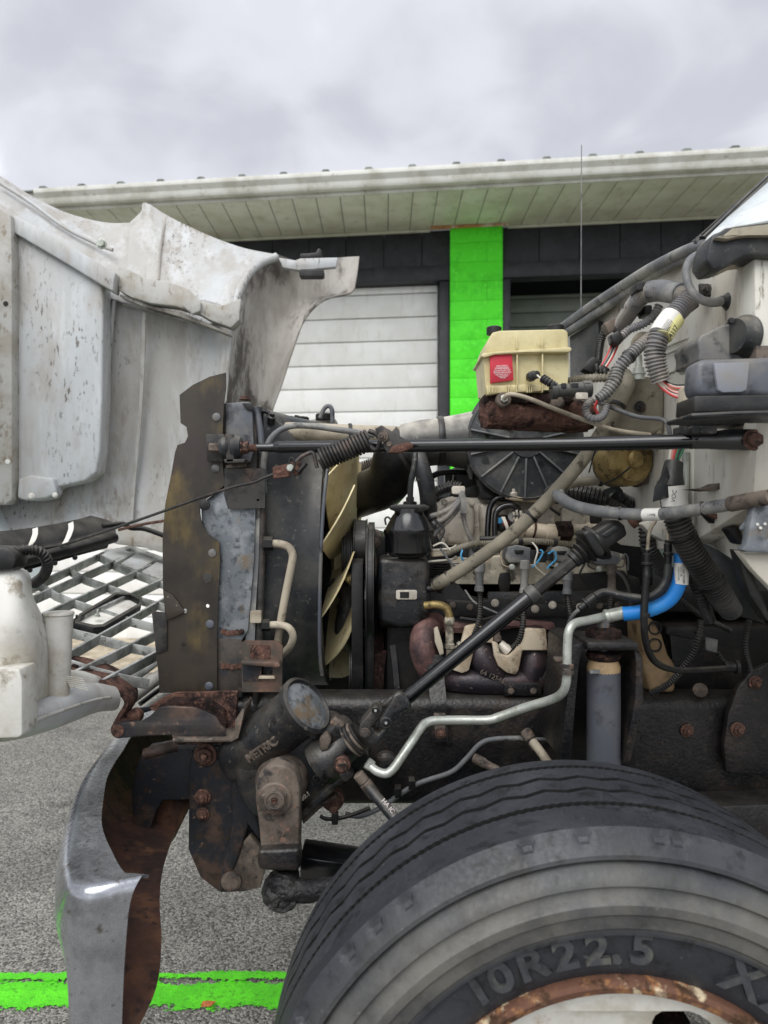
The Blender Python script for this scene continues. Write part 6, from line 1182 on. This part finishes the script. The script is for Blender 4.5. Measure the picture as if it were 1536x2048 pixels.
# ---- front wheel
WX, WZ, WR = .3156, .487, .506
whl = empty('wheel', (WX, 1.09, WZ), '', ''); whl.parent = T; whl.matrix_parent_inverse = Matrix.Translation(-WL['truck'])
for k in ('label', 'category'):
    if k in whl: del whl[k]
def tyre_mat():
    m = M('tyre rubber', '2a2c31', [('393b40', 9, .54, .12), ('191a1d', 30, .60, .08), ('56575a', 120, .68, .05)], .55, bump=.3, bscale=160, bdist=.002)
    nt = m.node_tree; N, Lk = nt.nodes, nt.links; b = N['Principled BSDF']; src = b.inputs['Base Color'].links[0].from_socket
    g = N.new('ShaderNodeNewGeometry'); s = N.new('ShaderNodeVectorMath'); s.operation = 'SUBTRACT'; s.inputs[1].default_value = (WX, 0, WZ); Lk.new(g.outputs['Position'], s.inputs[0])
    mu = N.new('ShaderNodeVectorMath'); mu.operation = 'MULTIPLY'; mu.inputs[1].default_value = (1, 0, 1); Lk.new(s.outputs[0], mu.inputs[0])
    ln = N.new('ShaderNodeVectorMath'); ln.operation = 'LENGTH'; Lk.new(mu.outputs[0], ln.inputs[0])
    cr = N.new('ShaderNodeValToRGB'); e = cr.color_ramp.elements; e[0].position = .378; e[0].color = (0, 0, 0, 1); e[1].position = .50; e[1].color = (0, 0, 0, 1)
    for p, v in ((.386, .50), (.43, .6), (.455, .35), (.475, .12)): q = e.new(p); q.color = (v, v, v, 1)
    Lk.new(ln.outputs['Value'], cr.inputs[0])
    no = N.new('ShaderNodeTexNoise'); no.inputs['Scale'].default_value = 7; no.inputs['Detail'].default_value = 8; no.inputs['Roughness'].default_value = .65; Lk.new(g.outputs['Position'], no.inputs['Vector'])
    mr = N.new('ShaderNodeMapRange'); mr.inputs['From Min'].default_value = .36; mr.inputs['From Max'].default_value = .60; Lk.new(no.outputs[0], mr.inputs[0])
    mm = N.new('ShaderNodeMath'); mm.operation = 'MULTIPLY'; Lk.new(mr.outputs[0], mm.inputs[0]); Lk.new(cr.outputs[0], mm.inputs[1])
    mi = N.new('ShaderNodeMix'); mi.data_type = 'RGBA'; Lk.new(mm.outputs[0], mi.inputs['Factor']); Lk.new(src, mi.inputs['A']); mi.inputs['B'].default_value = h('77756c'); Lk.new(mi.outputs['Result'], b.inputs['Base Color'])
    return m
m_tyre = tyre_mat()
def tyre():
    # across the tyre from the near bead to the far one: (y, radius, zigzag amplitude, zigzag period in steps)
    Y0, Y1 = .967, 1.238
    pr = [(y, r, 0, 1) for y, r in ((.985, .305), (.955, .312), (.945, .33), (.942, .372), (.934, .376), (.934, .384), (.9305, .387), (.930, .404), (.9235, .409), (.9235, .421), (.930, .428), (.9335, .440), (.928, .4435), (.930, .450), (.940, .461), (.9505, .4665), (.9435, .471), (.9445, .4765), (.955, .488), (.962, .4955), (Y0, .500))]
    lo = Y0 + .003
    for gy, hw, am, pe in ((1.046, .0075, .0014, 1), (1.098, .0065, .0045, 5), (1.146, .0065, .0045, 5), (1.196, .0065, .0014, 1)):
        pr += [(lo, .504, pr[-1][2] if lo > Y0 + .01 else 0, pr[-1][3]), (gy - hw, .5045, am, pe), (gy - hw * .8, .484, am, pe), (gy + hw * .8, .484, am, pe)]; lo = gy + hw
    pr += [(lo, .504, .0012, 1), (Y1, .501, 0, 1)] + [(y, r, 0, 1) for y, r in ((Y1 + .004, .497), (Y1 + .025, .47), (Y1 + .034, .41), (Y1 + .02, .33), (Y1, .305))]
    N = 480; vs, fs = [], []; m = len(pr); rn = random.Random(2); worn = [rn.random() < .12 for _ in range(N // 4 + 1)]
    for i in range(N):
        a = 2 * math.pi * i / N
        for y, r, am, pe in pr:
            rr_ = r - (.007 if worn[i // 4] and .490 < r < .503 and y < .975 and i % 4 < 3 else 0); k = (i / pe) % 2
            zz = am * ((1 if k < 1 else -1) if pe == 1 else (2 * abs(k - 1) - 1) * 1.2)
            vs.append((WX + rr_ * math.sin(a), y + zz, WZ + rr_ * math.cos(a)))
    for i in range(N):
        for j in range(m - 1): a, b = i * m + j, ((i + 1) % N) * m + j; fs.append((a, b, b + 1, a + 1))
    o = mk('tyre', vs, fs, m_tyre, whl, ang=32); o.data.materials.append(M('shaded groove rubber', '0c0c0d', [], .75, bump=.1))  # groove shade painted in as black, beyond the unworn rubber's own tone
    gc = {j for j in range(m - 1) if min(pr[j][1], pr[j + 1][1]) < .486 and .98 < pr[j][0] < 1.22 and pr[j][1] > .45}
    for p in o.data.polygons:
        if p.index % (m - 1) in gc: p.material_index = 1
    return o
tyre()
m_rimrust = M('rusty rim flange', '6a4a3a', [('a3744a', 34, .56, .07), ('46301f', 40, .56, .06), ('d0bfa0', 26, .60, .05)], .75, metal=.2, bump=.5, bscale=140)
m_rimw = M('white wheel paint', 'd9d8d0', [('b9b3a4', 9, .55, .1), ('9a6a3c', 7, .64, .05), ('6a4028', 16, .68, .04)], .5, bump=.06)
def ring(name, prof, mat, n=96):
    vs, fs = [], []; m = len(prof)
    for i in range(n):
        a = 2 * math.pi * i / n
        for y, r in prof: vs.append((WX + r * math.sin(a), y, WZ + r * math.cos(a)))
    for i in range(n):
        for j in range(m): a, b = i * m, ((i + 1) % n) * m; fs.append((a + j, b + j, b + (j + 1) % m, a + (j + 1) % m))
    return mk(name, vs, fs, mat, whl, ang=35)
ring('rim_flange', [(.955, .312), (.943, .309), (.941, .302), (.945, .292), (.965, .287), (1.20, .280), (1.20, .286), (.97, .295)], m_rimrust)
# wheel disc with hand holes
def disc_face():
    hs = []; 
    for k in range(5):
        a0 = R(27 + 72 * k); hs.append([(.232 * math.sin(a0) + .046 * math.cos(t) * math.cos(a0) + .034 * math.sin(t) * math.sin(a0), .232 * math.cos(a0) - .046 * math.cos(t) * math.sin(a0) + .034 * math.sin(t) * math.cos(a0)) for t in [2 * math.pi * i / 16 for i in range(16)]])
    hs.append([(.10 * math.cos(2 * math.pi * i / 32), .10 * math.sin(2 * math.pi * i / 32)) for i in range(32)])
    out = [(.286 * math.cos(2 * math.pi * i / 72), .286 * math.sin(2 * math.pi * i / 72)) for i in range(72)]
    loops = [[Vector((u, v, 0)) for u, v in L] for L in [out, *hs]]; tri = tessellate_polygon(loops); pts = [p for L in loops for p in L]; n = len(pts)
    dep = lambda p: .975 + .04 * min(1, max(0, (.286 - p.length) / .1))
    vs = [(WX + p.x, dep(p), WZ + p.y) for p in pts] + [(WX + p.x, dep(p) + .012, WZ + p.y) for p in pts]
    fs = [tuple(t) for t in tri] + [tuple(i + n for i in reversed(t)) for t in tri]; k = 0
    for L in loops:
        q = len(L); fs += [(k + i, k + (i + 1) % q, k + (i + 1) % q + n, k + i + n) for i in range(q)]; k += q
    return mk('wheel_disc', vs, fs, m_rimw, whl, ang=40)
disc_face()
vs, fs = lathe_geo(Vector((WX, 1.1, WZ)), (0, -1, 0), [(.10, -.1), (.11, 0), (.11, .07), (.09, .09), (.05, .12), (.04, .13)], 30); mk('hub', vs, fs, m_rustl, whl)
vs, fs = lathe_geo(Vector((WX, 1.24, WZ)), (0, -1, 0), [(.2, -.1), (.21, 0), (.21, .07), (.2, .1)], 40); mk('brake_drum', vs, fs, m_rustd, whl)
# raised sidewall lettering
m_letter = M('scuffed raised rubber', '3a3b3f', [('54544f', 40, .56, .1), ('28292c', 20, .58, .08)], .6, bump=.2)
for ch, a, rr_, sz in (('1', -32.5, .354, .056), ('0', -27, .354, .056), ('R', -19.8, .354, .056), ('2', -12.4, .354, .056), ('2', -5.4, .354, .056), ('.', -1.2, .354, .056), ('5', 4.2, .354, .056), ('X', 27, .352, .066), ('Z', 37, .352, .066)):
    me = text_mesh(ch, sz, .0048, bold=.0016); me.materials.append(m_letter); me.name = 'lettering'
    th = R(a); p = Vector((WX + rr_ * math.sin(th), .9425, WZ + rr_ * math.cos(th)))
    o = link('lettering', me, p, whl); o.rotation_mode = 'QUATERNION'; o.rotation_quaternion = (Matrix.Rotation(th, 3, 'Y') @ Matrix.Rotation(R(90), 3, 'X')).to_quaternion(); o.scale = (1.2, 1, 1)
# aerial beyond the far wing
tube('aerial', [(1163, 290, 2.9), (1162, 640, 2.9), (1162, 800, 2.9)], [.9, 1.1, 1.3], m_hosegrey, T, 8)

# ---- clamps and ties on the hoses
for nm, x, y, d, ax, r, m in (('hose_clamp', 898, 1155, 1.715, (.83, 0, .55), 13, m_steelgrey), ('cable_tie', 1062, 1033, 1.623, (.72, 0, .69), 14, m_rub), ('cable_tie', 1190, 886, 1.545, (.55, 0, .83), 14.5, m_rub), ('cable_tie', 1236, 810, 1.514, (.5, 0, .86), 14.5, m_rub),
        ('hose_clamp', 1118, 991, 1.575, (.7, -.4, -.6), 12, m_zinc), ('cable_tie', 1240, 1027, 1.415, (1, -.2, 0), 12.3, m_rub), ('cable_tie', 1405, 1017, 1.24, (1, -.5, .1), 12.6, m_rub), ('cable_tie', 1200, 962, 1.70, (1, 0, .05), 9, m_rub),
        ('cable_tie', 1262, 620, 1.53, (.5, -.3, .8), 18, m_rub), ('cable_tie', 1302, 720, 1.30, (0, 0, 1), 1, m_rub), ('cable_tie', 1258, 713, 1.45, (.7, 0, .7), 13.5, m_rub), ('cable_tie', 1366, 1074, 1.405, (-.4, 0, .9), 26, m_rub), ('cable_tie', 1425, 1166, 1.445, (-.6, 0, .8), 26, m_rub),
        ('hose_clamp', 800, 904, 1.985, (.85, -.1, .5), 47, m_steelgrey), ('hose_clamp', 850, 960, 1.88, (.15, 0, 1), 17, m_steelgrey), ('hose_clamp', 700, 868, 1.92, (1, .1, 0), 19.5, m_steelgrey), ('cable_tie', 1040, 1083, 1.817, (1, .1, .05), 7.4, m_rub), ('cable_tie', 1110, 1086, 1.818, (1, 0, -.1), 7.4, m_rub),
        ('hose_clamp', 694, 1215, 1.93, (.1, 0, 1), 18.5, m_steelgrey), ('cable_tie', 1290, 1230, 1.45, (0, 0, 1), 7.8, m_rub), ('hose_clamp', 1330, 1196, 1.463, (.8, -.2, .5), 1, m_zinc)):
    if r > 2: clamp(nm, x, y, d, ax, r, m, T)
for x, y, d in ((888, 1004, 1.962), (944, 1006, 1.962), (1010, 1010, 1.972), (1108, 1016, 1.972), (1166, 1022, 1.977), (884, 1082, 1.962), (1012, 1082, 1.972), (1160, 1074, 1.977)): bolt(x, y, d, 5, m_alu, eng)
for L, m, r in (([(880, 1096, 1.78), (905, 1128, 1.78), (935, 1140, 1.79), (955, 1128, 1.79)], m_hosegrey, 2.4), ([(1060, 1080, 1.83), (1075, 1100, 1.78), (1070, 1130, 1.77), (1090, 1150, 1.78)], m_whitew, 1.8), ([(1150, 1092, 1.80), (1170, 1120, 1.78), (1160, 1150, 1.78), (1178, 1170, 1.79)], m_blackw, 2.2),
        ([(1108, 968, 1.86), (1090, 985, 1.85), (1096, 1010, 1.86), (1120, 1030, 1.87)], m_rub, 3), ([(870, 1040, 1.84), (888, 1060, 1.83), (880, 1084, 1.82), (900, 1104, 1.80)], m_blackw, 2.6), ([(1040, 1240, 1.80), (1000, 1232, 1.79), (960, 1240, 1.79), (920, 1236, 1.80)], m_rub, 3),
        ([(1230, 1140, 1.76), (1250, 1160, 1.74), (1262, 1200, 1.72), (1258, 1240, 1.72)], m_rub, 4), ([(1196, 880, 1.47), (1186, 915, 1.5), (1178, 945, 1.52)], m_blackw, 1.6), ([(1260, 935, 1.53), (1230, 958, 1.6), (1205, 968, 1.66)], m_blackw, 1.8)):
    tube('wire', L, r, m, eng, 7)
for x, y in ((905, 1210), (940, 1214), (1200, 1212), (1236, 1210)): bolt(x, y, 1.842, 5, m_rustl, eng)

# ---- the rest of the cab and hood, beyond the edges of the view
m_glass = M('cab glass', '1a2024', [], .06, bump=0, rvar=0, spec=.8)
box('door_panel', (.92, 1.215, 1.02), (2.25, 1.255, 1.93), m_cabout, cab, .015); box('door_panel', (.68, 3.02, 1.02), (2.25, 3.06, 1.93), m_cabout, cab, .015)
sheet('windshield', [[(.93, y, 1.97), (1.25, y, 2.32), (1.58, y, 2.66)] for y in (1.28, 1.7, 2.14, 2.6, 3.0)], m_glass, cab, .008, 2, raw=True)
box('cowl_deck', (.66, 1.26, 1.86), (.96, 3.02, 1.93), m_cabout, cab, .012)
box('roof', (1.55, 1.25, 2.66), (2.3, 3.03, 2.74), m_cabout, cab, .03); box('rear_wall', (2.25, 1.25, .95), (2.3, 3.03, 2.66), m_cabout, cab, .01)
for y in (1.225, 3.01): sheet('pillar', [[(1.48, y, 2.66), (.93, y, 1.93)], [(1.60, y, 2.66), (1.04, y, 1.93)]], m_cabout, cab, .05, 1, raw=True)
for y in (1.235, 3.035): box('side_glass', (1.72, y, 1.935), (2.2, y + .006, 2.64), m_glass, cab, .001)
box('toe_board', (.70, 1.27, 1.45), (.76, 3.0, 1.85), m_engdark, cab, .004)
sheet('outer_skin', [[(-1.30, y, 1.14), (-1.52, y, 1.45), (-1.66, y, 1.9), (-1.72, y, 2.35), (-1.70, y, 2.68)] for y in (1.45, 1.8, 2.15, 2.5, 2.78)], m_cabout, hood, .008, 3, raw=True)
# ---- parts that look unlike the rest of the truck
for nm, lb in (('hood', 'white hood tilted forward, its soiled inside showing'), ('front_bumper', 'dull chrome bumper with rusty inside'), ('air_baffle', 'brown oily baffle sheet with rivets'), ('fan', 'cream plastic cooling fan'),
               ('fluid_reservoir', 'cream brake fluid reservoir with red label'), ('master_cylinder', 'heavily rusted brake master cylinder'), ('blue_hose', 'bright blue rubber hose with white label'), ('steering_gear', 'black cast steering gear with raised lettering'),
               ('pitman_arm', 'dusty brown steel arm with large nut'), ('pressure_pipe', 'silver bent steel pipe'), ('support_rod', 'long black rod across the engine bay'), ('hood_hinge', 'flaking rusty hood hinge'), ('exhaust_manifold', 'purple brown exhaust manifold with pale heat shields')):
    bpy.data.objects[nm]['label'] = lb
